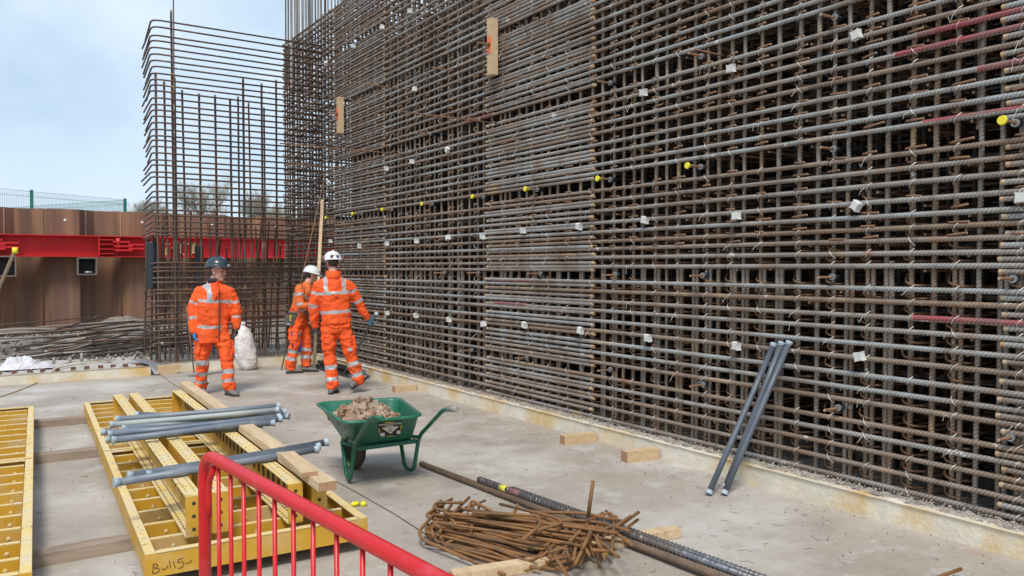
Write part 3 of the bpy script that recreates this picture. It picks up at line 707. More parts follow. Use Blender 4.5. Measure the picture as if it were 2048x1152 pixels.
# rubble mound
b = MB(); nx = 24
for i in range(nx+1):
    for j in range(nx+1):
        u = i/nx*2-1; v = j/nx*2-1; r2 = max(0, 1-(u*u+v*v)); x = 3.1+u*.8; y = 22.8+v*.8
        b.v.append((x, y, .15+r2*(.26+.10*noise.noise(Vector((x*4, y*4, 0))))+.05*noise.noise(Vector((x*11, y*11, 0)))))
for i in range(nx):
    for j in range(nx):
        a = i*(nx+1)+j; b.f.append((a, a+nx+1, a+nx+2, a+1)); b.m.append(0); b.sm.append(False)
struct('spoil_heap', b, mat('spoil', (.13, .105, .085), .95, 0, (.26, .22, .18), 6, .9, .6, 20))

# crumpled plastic film
def crumple(name, c, rx, ry, h, m, lab, cat, seed, n=26, amp=.35):
    b = MB()
    for i in range(n+1):
        for j in range(n+1):
            u = i/n*2-1; v = j/n*2-1; rr = min(1, math.hypot(u, v)); e = (1-rr**2)
            w = noise.noise(Vector((u*2.1+seed, v*2.1, 0)))+.5*abs(noise.noise(Vector((u*5+seed, v*5, 2))))
            b.v.append((c[0]+u*rx*(1+.15*w), c[1]+v*ry*(1+.15*w), c[2]+max(0, e**.6*h*(1-.5*u)*(1+amp*w*2))+.01))
    for i in range(n):
        for j in range(n):
            a = i*(n+1)+j; b.f.append((a, a+n+1, a+n+2, a+1)); b.m.append(0); b.sm.append(False)
    return solid(name, b, m, lab, cat)
p = G(42, 735, .15); crumple('plastic_film', (p.x+.05, 14.55, .13), .36, .24, .13, M['film'], 'crumpled white plastic film dumped on the stub strip', 'plastic film', 3.3)

# hose on the slab
pts = [G(-60, 806), G(0, 795), G(35, 783), G(75, 766), G(105, 752)]
hp = [Vector((p.x, p.y, .012)) for p in pts]
hp[-1].z = .05; hp += [Vector((.90, 13.75, .17)), Vector((1.05, 14.2, .16)), Vector((1.35, 14.6, .15)), Vector((1.9, 14.9, .15))]
hp2 = fillet(hp, .3, 4); b = MB(); b.tube(hp2, .011, 8); solid('hose', b, M['hose'], 'thin cream hose snaking off the slab over the stub strip', 'hose')
# leaning rod with yellow cap far left
p = G(-40, 760, 0); q = fpt(30, 502, 9.2)
t = thing('capped_rod', 'leaning ribbed steel rod with a yellow cap at the left edge', 'steel rod', (p.x, p.y, 0))
b = MB(); b.tube([(q.x-.72, q.y-.35, 0.0), q], .022, 10); part('rod', b, M['thread_rust'], t)
b = MB(); b.tube([q-Vector((0, 0, .03)), q+Vector((0, 0, .04))], [.032, .03], 10); part('cap', b, M['yellow_cap'], t)
# small timber blocks and galvanised sheet at the kerb corner
def plank(name, p0, p1, w, h, lab, m='timber', cat='timber', group=None):
    b = MB(); b.beam(p0, p1, w, h, 0, endmi=1); return solid(name, b, [M[m], M['timber_end']], lab, cat, group)
plank('timber_block', (2.30, 13.62, .035), (2.62, 13.64, .035), .09, .07, 'lower short timber block at the kerb corner left of the dark-helmeted worker')
plank('timber_block', (2.34, 13.66, .108), (2.68, 13.67, .108), .09, .07, 'upper short timber block at the kerb corner left of the dark-helmeted worker')
b = MB(); b.poly([(2.02, 14.5, .19), (2.28, 14.45, .17), (2.40, 13.75, .165), (2.22, 13.7, .165)]); b.poly([(2.22, 13.699, .165), (2.40, 13.749, .165), (2.36, 13.55, .02), (2.28, 13.55, .02)])
for f in list(b.f): pass
solid('metal_flashing', b, M['galv'], 'bent grey metal sheet hanging over the corner of the stub strip', 'metal sheet')
def kerbblock(xa, ya, xb, yb, hh, lab):
    p = G(xa, ya); q = G(xb, yb); d = Vector((q.x-p.x, q.y-p.y, 0)); d.normalize(); p = Vector((p.x, p.y, 0)); q = Vector((min(q.x, 5.0), q.y, 0)); sd_ = Vector((-d.y, d.x, 0))
    plank('timber_block', p+sd_*.05+Vector((0, 0, hh/2)), q+sd_*.05+Vector((0, 0, hh/2)), .10, hh, lab)
kerbblock(1130, 891, 1192, 884, .085, 'short timber block against the wall kerb, middle of the three')
kerbblock(1255, 927, 1317, 919, .095, 'short timber block against the wall kerb, nearest to the leaning grey tubes')
kerbblock(791, 786, 841, 781, .085, 'timber block with a scribble at the wall kerb behind the wheelbarrow')
# white woven bag
bg = thing('woven_bag', 'tall full white woven sack standing behind the dark-helmeted worker', 'sack', (3.68, 13.45, 0))
b = MB(); rg = []
prof = [(0, .08), (.05, .13), (.2, .165), (.4, .16), (.58, .135), (.68, .095), (.74, .05)]
for i, (z, r) in enumerate(prof):
    row = []
    for k in range(28):
        a = 2*math.pi*k/28; w = 1+.18*noise.noise(Vector((math.cos(a)*2, math.sin(a)*2, z*5)))+.10*noise.noise(Vector((math.cos(a)*6, math.sin(a)*6, z*14)))
        row.append(Vector((3.72-.16*z+math.cos(a)*r*w*1.05, 13.45+math.sin(a)*r*w*.85, z)))
    rg.append(row)
rg2 = []
for a, c in zip(rg, rg[1:]):
    for t in (0, .33, .66): rg2.append([p.lerp(q, t)+Vector(((noise.noise(p*13+Vector((0, 0, t*3))))*.026, (noise.noise(q*13+Vector((5, 0, t*3))))*.026, 0)) for p, q in zip(a, c)])
rg2.append(rg[-1]); b.rings(rg2); part('bag_body', b, M['bag'], bg)
b = MB(); b.ball((3.60, 13.45, .77), .05, 0, 8, 5, (1.6, .7, .8)); part('bag_neck', b, M['bag'], bg)
b = MB(); b.box((3.05, 13.3, .012), (.75, .06, .012), rot=Matrix.Rotation(.4, 3, 'Z')); b.box((3.05, 13.22, .012), (.7, .03, .012), rot=Matrix.Rotation(.4, 3, 'Z')); solid('grey_strip', b, M['galv'], 'flat grey metal strip lying on the slab behind the dark-helmeted worker', 'metal strip')
# bundle of black tubes in the corner
for i, (dx, dz, dy) in enumerate([(0, .03, 0), (-.075, .03, .1), (-.15, .03, -.02), (-.04, .095, .05), (-.115, .09, .15), (-.2, .03, .2)]):
    p = Vector((4.93+dx, 11.35+dy, dz)); q = Vector((4.93+dx-.03, 13.05+dy*.3, dz+.01))
    b = MB(); b.tube([p, p+(q-p)*.08, p+(q-p)*.081, q], [.036, .036, .031, .031], 12, 0, 1); solid('black_tube', b, [M['tube_black'], M['tube']], ['black tube nearest the kerb in the bottom layer of the corner bundle', 'black tube in the middle of the bottom layer of the corner bundle', 'black tube third from the kerb in the bottom layer of the corner bundle', 'black tube lying on top of the corner bundle, kerb side', 'black tube lying on top of the corner bundle, slab side', 'black tube farthest from the kerb in the corner bundle'][i], 'plastic tube', 'black tubes on the slab')

# ================================================================== YELLOW FORMWORK
def xf(ox, oy, ang):
    c, s = math.cos(ang), math.sin(ang); return lambda x, y, z: Vector((ox+x*c-y*s, oy+x*s+y*c, z))
def panel(T, L, W, lab, z0=.078, hgt=.125, marks=False, rsp=.285, shim=0):
    o = thing('formwork_panel', lab, 'formwork panel', T(W/2, L/2, z0)); rs = random.Random(int(L*100)+shim)
    def bm(p, q, w, h, top=None):
        b = MB(); b.beam(p, q, w, h); return b
    zc = z0+hgt/2
    def rail(p, q, inward, trim=0):
        b = MB(); d = (q-p).normalized(); sd_ = Vector((inward[0], inward[1], 0))
        b.beam(p+sd_*.005, q+sd_*.005, .008, hgt)                      # web
        p = p+d*trim; q = q-d*trim
        for zz in (z0+hgt-.003,):
            b.beam(p+sd_*.027+Vector((0, 0, zz-zc)), q+sd_*.027+Vector((0, 0, zz-zc)), .052, .007, 1)
        b.beam(p+sd_*.027+Vector((0, 0, z0+.003-zc)), q+sd_*.027+Vector((0, 0, z0+.003-zc)), .034, .007, 0)
        return b
    def v(x, y): return T(x, y, zc)
    ex = (T(1, 0, 0)-T(0, 0, 0)); ey = (T(0, 1, 0)-T(0, 0, 0))
    part('side_rail', rail(v(0, 0), v(0, L), ex), [M['yellow'], M['yellow_top']], o)
    part('side_rail', rail(v(W, 0), v(W, L), -ex), [M['yellow'], M['yellow_top']], o)
    part('end_rail', rail(v(-.001, -.009), v(W+.001, -.009), ey, .057), [M['yellow'], M['yellow_top']], o)
    part('end_rail', rail(v(-.001, L+.009), v(W+.001, L+.009), -ey, .057), [M['yellow'], M['yellow_top']], o)
    y = rsp; k = 0
    while y < L-.1:
        b = MB(); b.beam(T(.06, y, zc-.008), T(W-.06, y, zc-.008), .006, hgt-.02)
        b.beam(T(.06, y+.013, z0+hgt-.016), T(W-.06, y+.013, z0+hgt-.016), .032, .006, 1)
        for kk in range(5):
            c = T(.18+kk*.23, y-.0045, zc-.005); d = ey*.001
            b.rings([[c+ex*(.013*math.cos(t*.785))+Vector((0, 0, .013*math.sin(t*.785)))-d*0 for t in range(8)], [c-d+ex*(.012*math.cos(t*.785))+Vector((0, 0, .012*math.sin(t*.785))) for t in range(8)]], 1)
        part('cross_rib', b, [M['yellow'], M['yellow_top']], o); y += rsp; k += 1
    b = MB(); b.poly([T(.01, .01, z0+.014), T(W-.01, .01, z0+.014), T(W-.01, L-.01, z0+.014), T(.01, L-.01, z0+.014)]); b.poly([T(.01, .01, z0+.002), T(.01, L-.01, z0+.002), T(W-.01, L-.01, z0+.002), T(W-.01, .01, z0+.002)])
    part('face_sheet', b, mat('face_sheet', (.34, .21, .05), .8, 0, (.25, .15, .04), 3, .8), o)
    if marks:
        b = MB(); y = -.0095
        def st(pts):
            P = [T(.03+a*.20, y, z0+.022+c*.055) for a, c in pts]; b.tube(P, .0018, 4)
        st([(.03, 0), (.05, .85)]); st([(.03, .85), (.12, .9), (.16, .7), (.07, .5), (.17, .4), (.2, .2), (.14, .02), (.04, .0)])
        st([(.25, .28), (.3, .2), (.36, .3), (.4, .5)]); st([(.44, 1.0), (.46, .25)]); st([(.53, .85), (.58, .15)])
        st([(.78, 1.0), (.66, .92), (.64, .62), (.76, .66), (.8, .4), (.75, .1), (.65, .05)]); st([(.84, .45), (.9, .38), (.98, .52), (1.0, .7)])
        part('handwriting', b, M['ink'], o)
    return o
A1 = math.atan2(-.25, 5.45)
T1 = xf(.70, 4.50, A1)
panel(T1, 2.72, 1.22, 'near yellow steel formwork panel with B1150 scribbled on its end, under the beams', marks=True)
panel(xf(*T1(0, 2.76, 0)[:2], A1), 2.72, 1.22, 'far yellow formwork panel continuing behind the scribbled one, under the beams', shim=1)
A2 = math.atan2(-.26, 5.3); T2 = xf(-1.08, 4.75, A2)
T2 = xf(-1.02, 4.62, math.atan2(-.28, 5.46))
panel(T2, 2.72, 1.22, 'yellow formwork panel cut by the left edge of the photo, nearer one', shim=3)
panel(xf(*T2(0, 2.76, 0)[:2], math.atan2(-.28, 5.46)), 2.72, 1.22, 'yellow formwork panel cut by the left edge of the photo, farther one', shim=4)
# timber bearers under the panels
for (y0, y1, lab) in ((5.28, 5.30, 'front weathered timber bearer under the yellow panels'), (8.14, 8.02, 'middle weathered timber bearer under the yellow panels'), (9.97, 9.80, 'rear weathered timber bearer under the yellow panels')):
    plank('timber_bearer', (-1.3, y0, .037), (1.86, y1, .037), .13, .072, lab, 'timber_old')
# soldier beams: a pair of slotted channels with end plates
def soldier(T, L, lab, z0=.205, H=.235):
    o = thing('soldier_beam', lab, 'formwork beam', T(.115, L/2, z0))
    zc = z0+H/2
    for side, x0, sx in (('l', .0, 1), ('r', .23, -1)):
        b = MB()
        xo = x0+sx*.085                                            # web on the inner side, flanges outward to x0
        b.beam(T(xo, 0, zc), T(xo, L, zc), .006, H)
        xm = (x0+xo)/2
        b.beam(T(xm, 0, z0+H-.003), T(xm, L, z0+H-.003), .085, .007, 1); b.beam(T(xm, 0, z0+.003), T(xm, L, z0+.003), .085, .007, 1)
        ch = part('channel', b, [M['yellow'], M['yellow_top']], o)
        b = MB(); y = .1
        while y < L-.1:
            for dx in (-.022, .022) if side == 'l' or True else (0,):
                c = T(xm+dx, y, z0+H+.0012); e1 = T(1, 0, 0)-T(0, 0, 0); e2 = T(0, 1, 0)-T(0, 0, 0)
                if (int(y/.05)) % 2 == (0 if dx < 0 else 1) or y < .55: b.poly([c-e1*.003-e2*.011, c+e1*.003-e2*.011, c+e1*.003+e2*.011, c-e1*.003+e2*.011])
                c2 = T(xm+dx, y, z0+.0082)
                b.poly([c2-e1*.004-e2*.014, c2+e1*.004-e2*.014, c2+e1*.004+e2*.014, c2-e1*.004+e2*.014])
            y += .05
        y = .12; xw = xo-sx*.0045
        while y < L-.2:
            c = T(xw, y, zc); e2 = T(0, 1, 0)-T(0, 0, 0); r_ = .03
            P = [c+e2*(math.cos(t*math.pi/5)*r_)+Vector((0, 0, math.sin(t*math.pi/5)*r_*1.5)) for t in range(10)]
            b.poly(P); y += .125
        part('slots', b, M['hole'], ch)
    for y in (0.0, L):
        for x0 in (0, .142):
            b = MB(); b.beam(T(x0+.001, y, zc), T(x0+.087, y, zc), .008, H-.008); s = -1 if y == 0 else 1
            ep = part('end_plate', b, M['yellow'], o); b = MB()
            for zz in (z0+.045, zc, z0+H-.045):
                c = T(x0+.044, y+s*.0052, zz); e1 = T(1, 0, 0)-T(0, 0, 0)
                b.poly([c+e1*(.011*math.cos(t*.6283))+Vector((0, 0, .011*math.sin(t*.6283))) for t in range(10)])
            part('bolt_holes', b, M['hole'], ep)
    for y in (L*.3, L*.62):
        b = MB(); b.beam(T(.092, y, zc), T(.138, y, zc), .05, .05); part('spacer', b, M['yellow'], o)
    return o
SA = xf(.93, 4.64, math.atan2(-.16, 4.1)); soldier(SA, 4.12, 'yellow twin-channel soldier beam under the grey tubes, left one of two')
SB = xf(1.48, 4.57, math.atan2(-.15, 4.1)); soldier(SB, 4.15, 'yellow twin-channel soldier beam carrying the timber planks, right one of two')
# timbers on the right-hand beam
p0 = G(648, 981, .47); 
plank('timber_plank', (1.62, 4.30, .468), (1.80, 8.95, .468), .105, .05, 'long pale timber plank lying along the right-hand yellow beam')
plank('timber_offcut', (1.575, 4.47, .506), (1.63, 5.05, .506), .095, .025, 'thin short board on top of the long pale plank near its front end')
# grey spacer tubes with end cones
tube_rnd = random.Random(5)
def spacer_tube(p, q, lab, m='tube', r=.0215, group=None):
    p = Vector(p); q = Vector(q); d = (q-p).normalized()
    t = thing('spacer_tube', lab, 'plastic tube', (p+q)/2, 0, group)
    b = MB(); mid = (p+q)/2+Vector((0, 0, -.008*0)); b.tube([p, p.lerp(q, .33)+Vector((0, 0, -.004)), p.lerp(q, .66)+Vector((0, 0, -.004)), q], r, 12); part('tube_body', b, M[m], t)
    for e, s in ((p, -1), (q, 1)):
        b = MB(); b.tube([e-d*s*.012, e+d*s*.004, e+d*s*.012, e+d*s*.020], [r*1.05, r*1.08, r*1.28, r*1.32], 14)
        part('end_cone', b, M['cone'], t)
def tb(a, c, h0, h1, lab, m='tube', r=.0215, group=None): spacer_tube(G(a[0], a[1], h0), G(c[0], c[1], h1), lab, m, r, group)
gT = 'grey tubes piled across the yellow beams'
tb((277, 829), (574, 833), .475, .49, 'grey tube lying farthest back in the pile across the beams', 'tube_dark', .021, gT)
tb((237, 838), (556, 812), .50, .545, 'grey tube on top of the pile across the beams, farthest back of the crossing ones', 'tube', .023, gT)
tb((226, 849), (553, 820), .52, .555, 'pale greenish tube on top of the pile across the beams', 'tube_pale', .022, gT)
tb((250, 857), (568, 824), .49, .52, 'grey tube with its end beside the pale greenish one in the pile', 'tube', .023, gT)
tb((209, 864), (545, 846), .475, .49, 'grey tube reaching farthest left in the pile across the beams', 'tube', .022, gT)
tb((222, 868), (556, 833), .495, .515, 'thin-looking grey tube in the middle of the pile across the beams', 'tube', .021, gT)
tb((230, 880), (558, 838), .49, .50, 'grey tube lying nearest the camera in the pile across the beams', 'tube', .024, gT)
tb((217, 879), (520, 850), .465, .475, 'grey tube tucked under the nearest tube of the pile', 'tube_dark', .021, gT)
tb((235, 965), (630, 899), .468, .475, 'nearer grey tube of the crossing pair beside the red barrier', 'tube', .023, 'grey tubes crossing near the red barrier')
tb((262, 951), (650, 885), .468, .50, 'farther grey tube of the crossing pair beside the red barrier', 'tube_dark', .023, 'grey tubes crossing near the red barrier')
tb((300, 948), (634, 893), .468, .49, 'short dark tube between the crossing pair by the red barrier', 'tube_dark', .02, 'grey tubes crossing near the red barrier')
# tubes leaning on the wall
p = G(1419, 991); q = WX(1546, 692, RX-.035); spacer_tube((p.x, p.y, .03), q, 'leftmost of the three blue-grey tubes leaning on the rebar wall', 'tube_dark', .0225)
p = G(1450, 991); q = WX(1577, 688, RX-.035); spacer_tube((p.x, p.y, .03), q, 'rightmost of the three blue-grey tubes leaning on the rebar wall', 'tube_dark', .0225)
p = G(1448, 985); q = WX(1562, 689, RX-.06); spacer_tube((p.x+.08, p.y+.05, .03), q, 'middle of the three blue-grey tubes leaning on the rebar wall', 'tube_dark', .0225)
# little yellow plastic bits
b = MB(); p = G(705, 1014, .0); b.ball((p.x+.02, p.y, .02), .03, 0, 8, 5, (1.2, .6, .6)); b.ball((p.x+.07, p.y-.03, .018), .022, 0, 8, 5); solid('yellow_clip', b, M['yellow_cap'], 'small yellow plastic clip on the slab beside the near yellow panel', 'plastic clip')

# ================================================================== RED BARRIER
bar_o = thing('red_barrier', 'scratched red steel pedestrian barrier in the foreground', 'barrier', (.64, 1.7, 0))
BX0, BX1 = .60, .725; BY0, BY1 = 2.70, .35; zt = 1.1
def bxy(y): return BX0+(BX1-BX0)*(BY0-y)/(BY0-1.37)
b = MB(); b.tube(fillet([(bxy(2.70), 2.70, .02), (bxy(2.70), 2.70, zt), (bxy(BY1), BY1, zt), (bxy(BY1), BY1, .02)], .10, 8), .0195, 16); part('frame_tube', b, M['red'], bar_o)
b = MB(); b.tube([(bxy(2.70), 2.70, .18), (bxy(BY1), BY1, .18)], .016, 10); part('bottom_rail', b, M['red'], bar_o)
b = MB(); b.tube(fillet([(bxy(2.66), 2.655, .9), (bxy(2.66), 2.665, 1.0), (bxy(2.62), 2.6, zt-.03)], .05, 4), .010, 8); part('corner_hook', b, M['red'], bar_o)
ybs = []
for px in (437, 461.5, 488, 518, 550, 587, 627, 674, 725, 782, 846, 918, 1000):
    best = min(((abs((Vector((bxy(y_/200), y_/200, -.7))).dot(RT)/(Vector((bxy(y_/200), y_/200, -.7))).dot(FW)*FPX+1024-px)), y_/200) for y_ in range(80, 540))[1]; ybs.append(best)
for y in ybs:
    b = MB(); b.tube([(bxy(y), y, .18), (bxy(y), y, zt-.012)], .0066, 8); part('upright', b, M['red'], bar_o)
for y in (2.3, .8):
    b = MB(); b.tube(fillet([(bxy(y)-.28, y, .01), (bxy(y)-.22, y, .01), (bxy(y), y, .15), (bxy(y)+.22, y, .01), (bxy(y)+.28, y, .01)], .06, 4), .014, 10); part('foot', b, M['red'], bar_o)

# ================================================================== WHEELBARROW
wb = thing('wheelbarrow', 'green wheelbarrow heaped with rusty cast fittings', 'wheelbarrow', (2.65, 5.95, 0))
rz = .565
near_l = G(690, 843, rz); near_r = G(842, 829, rz); far_l = G(634, 805, rz); far_r = G(797, 795, rz)
def tray_ring(a, c, e, f, rad, z):
    """a near-left, c near-right, e far-right, f far-left, rounded"""
    P = [a, c, e, f]; out = []
    for i in range(4):
        p, q, r_ = P[i-1], P[i], P[(i+1) % 4]
        s0 = q+(p-q).normalized()*rad; s1 = q+(r_-q).normalized()*rad
        for t in range(5):
            t /= 4; w = s0*(1-t)**2+q*2*t*(1-t)+s1*t*t; out.append(Vector((w.x, w.y, z)))
    return out
cen = (near_l+near_r+far_l+far_r)/4
bot = [Vector((2.47, 5.88, .30)), Vector((2.94, 5.86, .30)), Vector((2.93, 6.28, .30)), Vector((2.48, 6.30, .30))]
top = [near_l, near_r, far_r, far_l]
rg = []
for t in (0, .06, .5, .94): rg.append(tray_ring(*[bt_.lerp(tp, t) for bt_, tp in zip(bot, top)], .07+.03*t, .30+(rz-.30)*t-(.0 if t else 0)))
rim_in = tray_ring(*top, .10, rz)
def grow(r, d, dz): return [p+(p-cen).normalized()*d+Vector((0, 0, dz)) for p in r]
rgo = rg+[rim_in, grow(rim_in, .018, .003), grow(rim_in, .028, -.004), grow(rim_in, .028, -.016)]
b = MB(); b.rings(rgo, 0, False); k = len(b.v); b.f.append(tuple(range(len(rg[0])))); b.m.append(0); b.sm.append(False)
# outer skin, a few millimetres out
rgx = [grow(r, .006, -.004) for r in rg]
b.rings(rgx, 0, False)
tray = part('tray', b, M['green'], wb)
# sticker on the near face
n0 = rgx[0]; bl = bot[0]; br = bot[1]; tl = near_l; tr = near_r
def face(u, v_, out=0.0):
    p = bl.lerp(br, u).lerp(tl.lerp(tr, u), v_); nrm = (br-bl).cross(tl-bl).normalized(); nrm = nrm if nrm.y < 0 else -nrm
    return p+nrm*(.012+out)
def quad(b, u0, v0, u1, v1, mi, out): b.poly([face(u0, v0, out), face(u1, v0, out), face(u1, v1, out), face(u0, v1, out)], mi)
b = MB(); quad(b, .40, .30, .74, .86, 0, 0)
b.poly([face(.57, .40, .002), face(.70, .68, .002), face(.45, .68, .002)], 1)
quad(b, .42, .76, .73, .83, 1, .002); quad(b, .51, .70, .62, .735, 1, .002)
quad(b, .41, .33, .48, .47, 1, .002); quad(b, .67, .36, .73, .50, 1, .002)
quad(b, .40, .50, .412, .66, 2, .002); quad(b, .728, .54, .74, .72, 2, .002); quad(b, .50, .30, .62, .32, 2, .002); quad(b, .50, .86, .62, .885, 2, .002)
for k in range(14): quad(b, .425+k*.0215, .772, .437+k*.0215, .818, 0, .004)
for k in range(4): quad(b, .535, .50+k*.04, .605, .515+k*.04, 3, .004)
part('sticker', b, [M['black'], M['white'], M['yellow_cap'], M['galv']], tray)
# frame tubes, legs, handles
hr = G(900, 818, .66); hl = G(752, 836, .66)
for (hx, xs, nm) in ((hr, 2.93, 'r'), (hl, 2.42, 'l')):
    b = MB(); tip = Vector((hx.x, hx.y, .66))
    bend = Vector((xs+(.03 if nm == 'r' else -.02), 5.80, .33))
    low1 = Vector((xs+.02*(1 if nm == 'r' else -1), 5.88, .03)); low2 = Vector((xs-.0, 6.0, .03)); up_ = Vector((xs, 6.10, .30))
    b.tube(fillet([tip+Vector((0, .0, 0)), tip+Vector((-.0, .10, -.02)), bend, low1+Vector((0, 0, .0)), low2, up_], .09, 6), .0165, 12)
    part('leg', b, M['green'], wb)
    b = MB(); d_ = Vector((0, -1, .12)).normalized(); b.tube([tip+Vector((0, .03, -.004)), tip+d_*.10, tip+d_*.105], [.021, .021, .016], 12); part('handle_grip', b, M['grip'] if nm == 'r' else M['green'], wb)
    b = MB(); b.tube([bend+Vector((0, .02, -.01)), Vector((xs, 6.1, .285)), Vector((2.63+(.06 if nm == 'r' else -.06), 6.45, .21))], .015, 10); part('frame_rail', b, M['green'], wb)
b = MB(); b.beam((2.42, 5.84, .285), (2.95, 5.84, .285), .035, .03); part('cross_bar', b, M['green'], wb)
wc = Vector((2.625, 6.36, .185)); whl = MB()
def ringpts(r, x): return [Vector((wc.x+x, wc.y+r*math.cos(t*2*math.pi/28), wc.z+r*math.sin(t*2*math.pi/28))) for t in range(28)]
whl.rings([ringpts(.125, -.035), ringpts(.165, -.045), ringpts(.183, -.025), ringpts(.186, 0), ringpts(.183, .025), ringpts(.165, .045), ringpts(.125, .035), ringpts(.125, -.035)], 0, False)
wheel = part('wheel', whl, M['tyre'], wb)
b = MB(); b.rings([ringpts(.160, -.044), ringpts(.166, -.049), ringpts(.156, -.052), ringpts(.140, -.048), ringpts(.138, -.03)], 0, False); part('rim', b, M['lime'], wheel)
b = MB()
for k in range(12):
    a = k*math.pi/6; b.tube([wc+Vector((-.02, 0, 0)), wc+Vector((-.03, .125*math.cos(a), .125*math.sin(a)))], .004, 5)
b.tube([wc-Vector((.1, 0, 0)), wc+Vector((.1, 0, 0))], .012, 8); b.tube([wc-Vector((.04, 0, 0)), wc+Vector((.04, 0, 0))], .025, 10)
part('spokes', b, M['black'], wheel)
# castings in the tray: wing collars with a hole through
def casting(kind, rs):
    b = MB(); n = 8
    def rr(r, z): return [Vector((r*math.cos(t*math.pi/4), r*math.sin(t*math.pi/4), z)) for t in range(n)]
    if kind == 0:
        b.rings([rr(.012, .03), rr(.027, .032), rr(.030, .01), rr(.024, -.03), rr(.012, -.032), rr(.011, 0), rr(.012, .03)], 0, False, False)
        for a in (0, 2.1, 4.2):
            d = Vector((math.cos(a), math.sin(a), 0)); b.beam(d*.02, d*.06+Vector((0, 0, .01)), .022, .026)
    elif kind == 1:
        b.rings([rr(.010, .05), rr(.020, .05), rr(.022, .0), rr(.036, -.03), rr(.036, -.05), rr(.010, -.05), rr(.010, .05)], 0, False, False)
        b.beam((.0, -.055, .0), (.0, .055, .0), .02, .03)
    else:
        b.rings([rr(.014, .02), rr(.034, .018), rr(.036, -.018), rr(.014, -.02), rr(.014, .02)], 0, False, False)
        for a in (0, math.pi): d = Vector((math.cos(a), math.sin(a), 0)); b.beam(d*.03, d*.065+Vector((0, 0, .018)), .03, .02)
    return b.mesh('casting', [M['cast']])
CM = [casting(k, None) for k in range(3)]
rs = random.Random(11)
for i in range(88):
    u = rs.random(); v_ = rs.random(); lvl = .75 if i < 40 else 1.0
    base = bot[0].lerp(bot[1], u).lerp(bot[3].lerp(bot[2], u), v_); tp = near_l.lerp(near_r, u).lerp(far_l.lerp(far_r, u), v_)
    p = base.lerp(tp, .86*lvl); hz = rz-.13+ (1-((u-.42)**2*3.0+(v_-.5)**2*1.6))*.135*lvl+rs.uniform(-.015, .015)
    p = tp.lerp(base, .25); hz = max(hz, rz-.115)
    cpt = Vector((cen.x, cen.y, 0)); p = cpt+(Vector((p.x, p.y, 0))-cpt)*.70+Vector((-.02, 0, 0))
    o = bpy.data.objects.new('cast_fitting', CM[rs.randrange(3)]); COL.objects.link(o)
    o.location = (p.x, p.y, hz); o.rotation_euler = (rs.uniform(0, 6.28), rs.uniform(0, 6.28), rs.uniform(0, 6.28)); s = rs.uniform(.95, 1.3); o.scale = (s, s, s)
    tag(o, 'rusty cast steel fitting in the heap in the green wheelbarrow', 'cast fitting', 'cast fittings heaped in the wheelbarrow')

# ================================================================== PILE OF HOOKED BARS + SPIRAL BARS
plank('timber_bearer', (2.10, 3.74, .03), (2.66, 3.63, .03), .085, .055, 'pale timber under the left end of the rusty hooked bars')
plank('timber_bearer', (2.80, 3.74, .03), (3.66, 3.60, .03), .085, .055, 'pale timber sticking out right of the spiral bars')
rs = random.Random(21)
Cp = G(1052, 1088, .05); Cp.z = 0
GR = 'rusty hooked bars heaped on the slab'
def hook_px(pts, rad, r_, lab='rusty bent reinforcing bar in the foreground heap on the slab', g=GR):
    b = MB(); b.tube(fillet([G(x, y, z) for x, y, z in pts], rad, 6), r_, 8, 0, 1); solid('hooked_bar', b, [M['hook'], M['hook']], lab, 'rebar', g)
U = rs.uniform
# near bars: long legs running down to the right, bent round and back at both ends
for i in range(32):
    t = i/31; z = .02+.10*t*U(.6, 1)
    xl = U(845, 905); yl = 1092-70*t+U(-14, 12); xr = U(1040, 1125); yr = yl+U(38, 72)
    pts = [(xl+U(20, 70), yl-U(18, 40), z+U(0, .05)), (xl, yl, z), (xr, yr, max(.015, z-U(0, .03)))]
    if rs.random() < .75: pts.append((xr+U(25, 85), yr-U(14, 48), z+U(0, .06)))
    if rs.random() < .35: pts = pts[1:]
    hook_px(pts, .06, U(.0082, .0102))
# far bars: nearly level, stacked higher
for i in range(32):
    t = i/31; z = .05+.14*t*U(.6, 1)
    xl = U(862, 960); yl = 1062-42*t+U(-8, 8); xr = xl+U(190, 300); yr = yl+U(14, 46)
    pts = [(xl+U(-6, 20), yl+U(12, 26)*(1 if rs.random() < .5 else -.7), z-.02), (xl, yl, z), (xr, yr, z+U(-.02, .03))]
    if rs.random() < .55: pts.append((xr+U(-50, 60), yr+U(16, 44)*rs.choice((1, 1, -1)), z+U(-.05, .05)))
    if rs.random() < .3: pts = pts[1:]
    hook_px(pts, .05, U(.0082, .0102))
# ends sticking out on the right
for i in range(22):
    x = U(1090, 1195); y = U(1040, 1108); z = U(.04, .16)
    hook_px([(x, y, z), (x+U(35, 85), y+U(-34, 14), max(.02, z+U(-.04, .06)))] if i % 2 else [(x, y, z), (x+U(20, 60), y-U(5, 20), z+.02), (x+U(30, 70), y+U(18, 42), max(.015, z-.06))], .04, U(.008, .010))
def hb(pts, lab, r=.0102):
    hook_px(pts, .05, r, lab, None)
hb([(1186, 962, .42), (1176, 1035, .2)], 'rusty bar end standing upright out of the hooked bar heap', .012)
hb([(1278, 1024, .20), (1215, 1068, .12)], 'rusty bar end rising furthest right from the hooked bar heap')
hb([(1262, 1032, .19), (1205, 1072, .12)], 'rusty bar end rising beside the one furthest right in the heap')
hb([(1036, 1008, .16), (1024, 1036, .08)], 'short orange bar end lying over the blotched spiral bar')
hb([(1060, 1024, .18), (1165, 1026, .19), (1242, 1042, .16)], 'long bar curving over the right of the hooked bar heap')
hb([(1183, 1066, .17), (1150, 1128, .12)], 'dark bar end pointing down towards the camera from the heap')
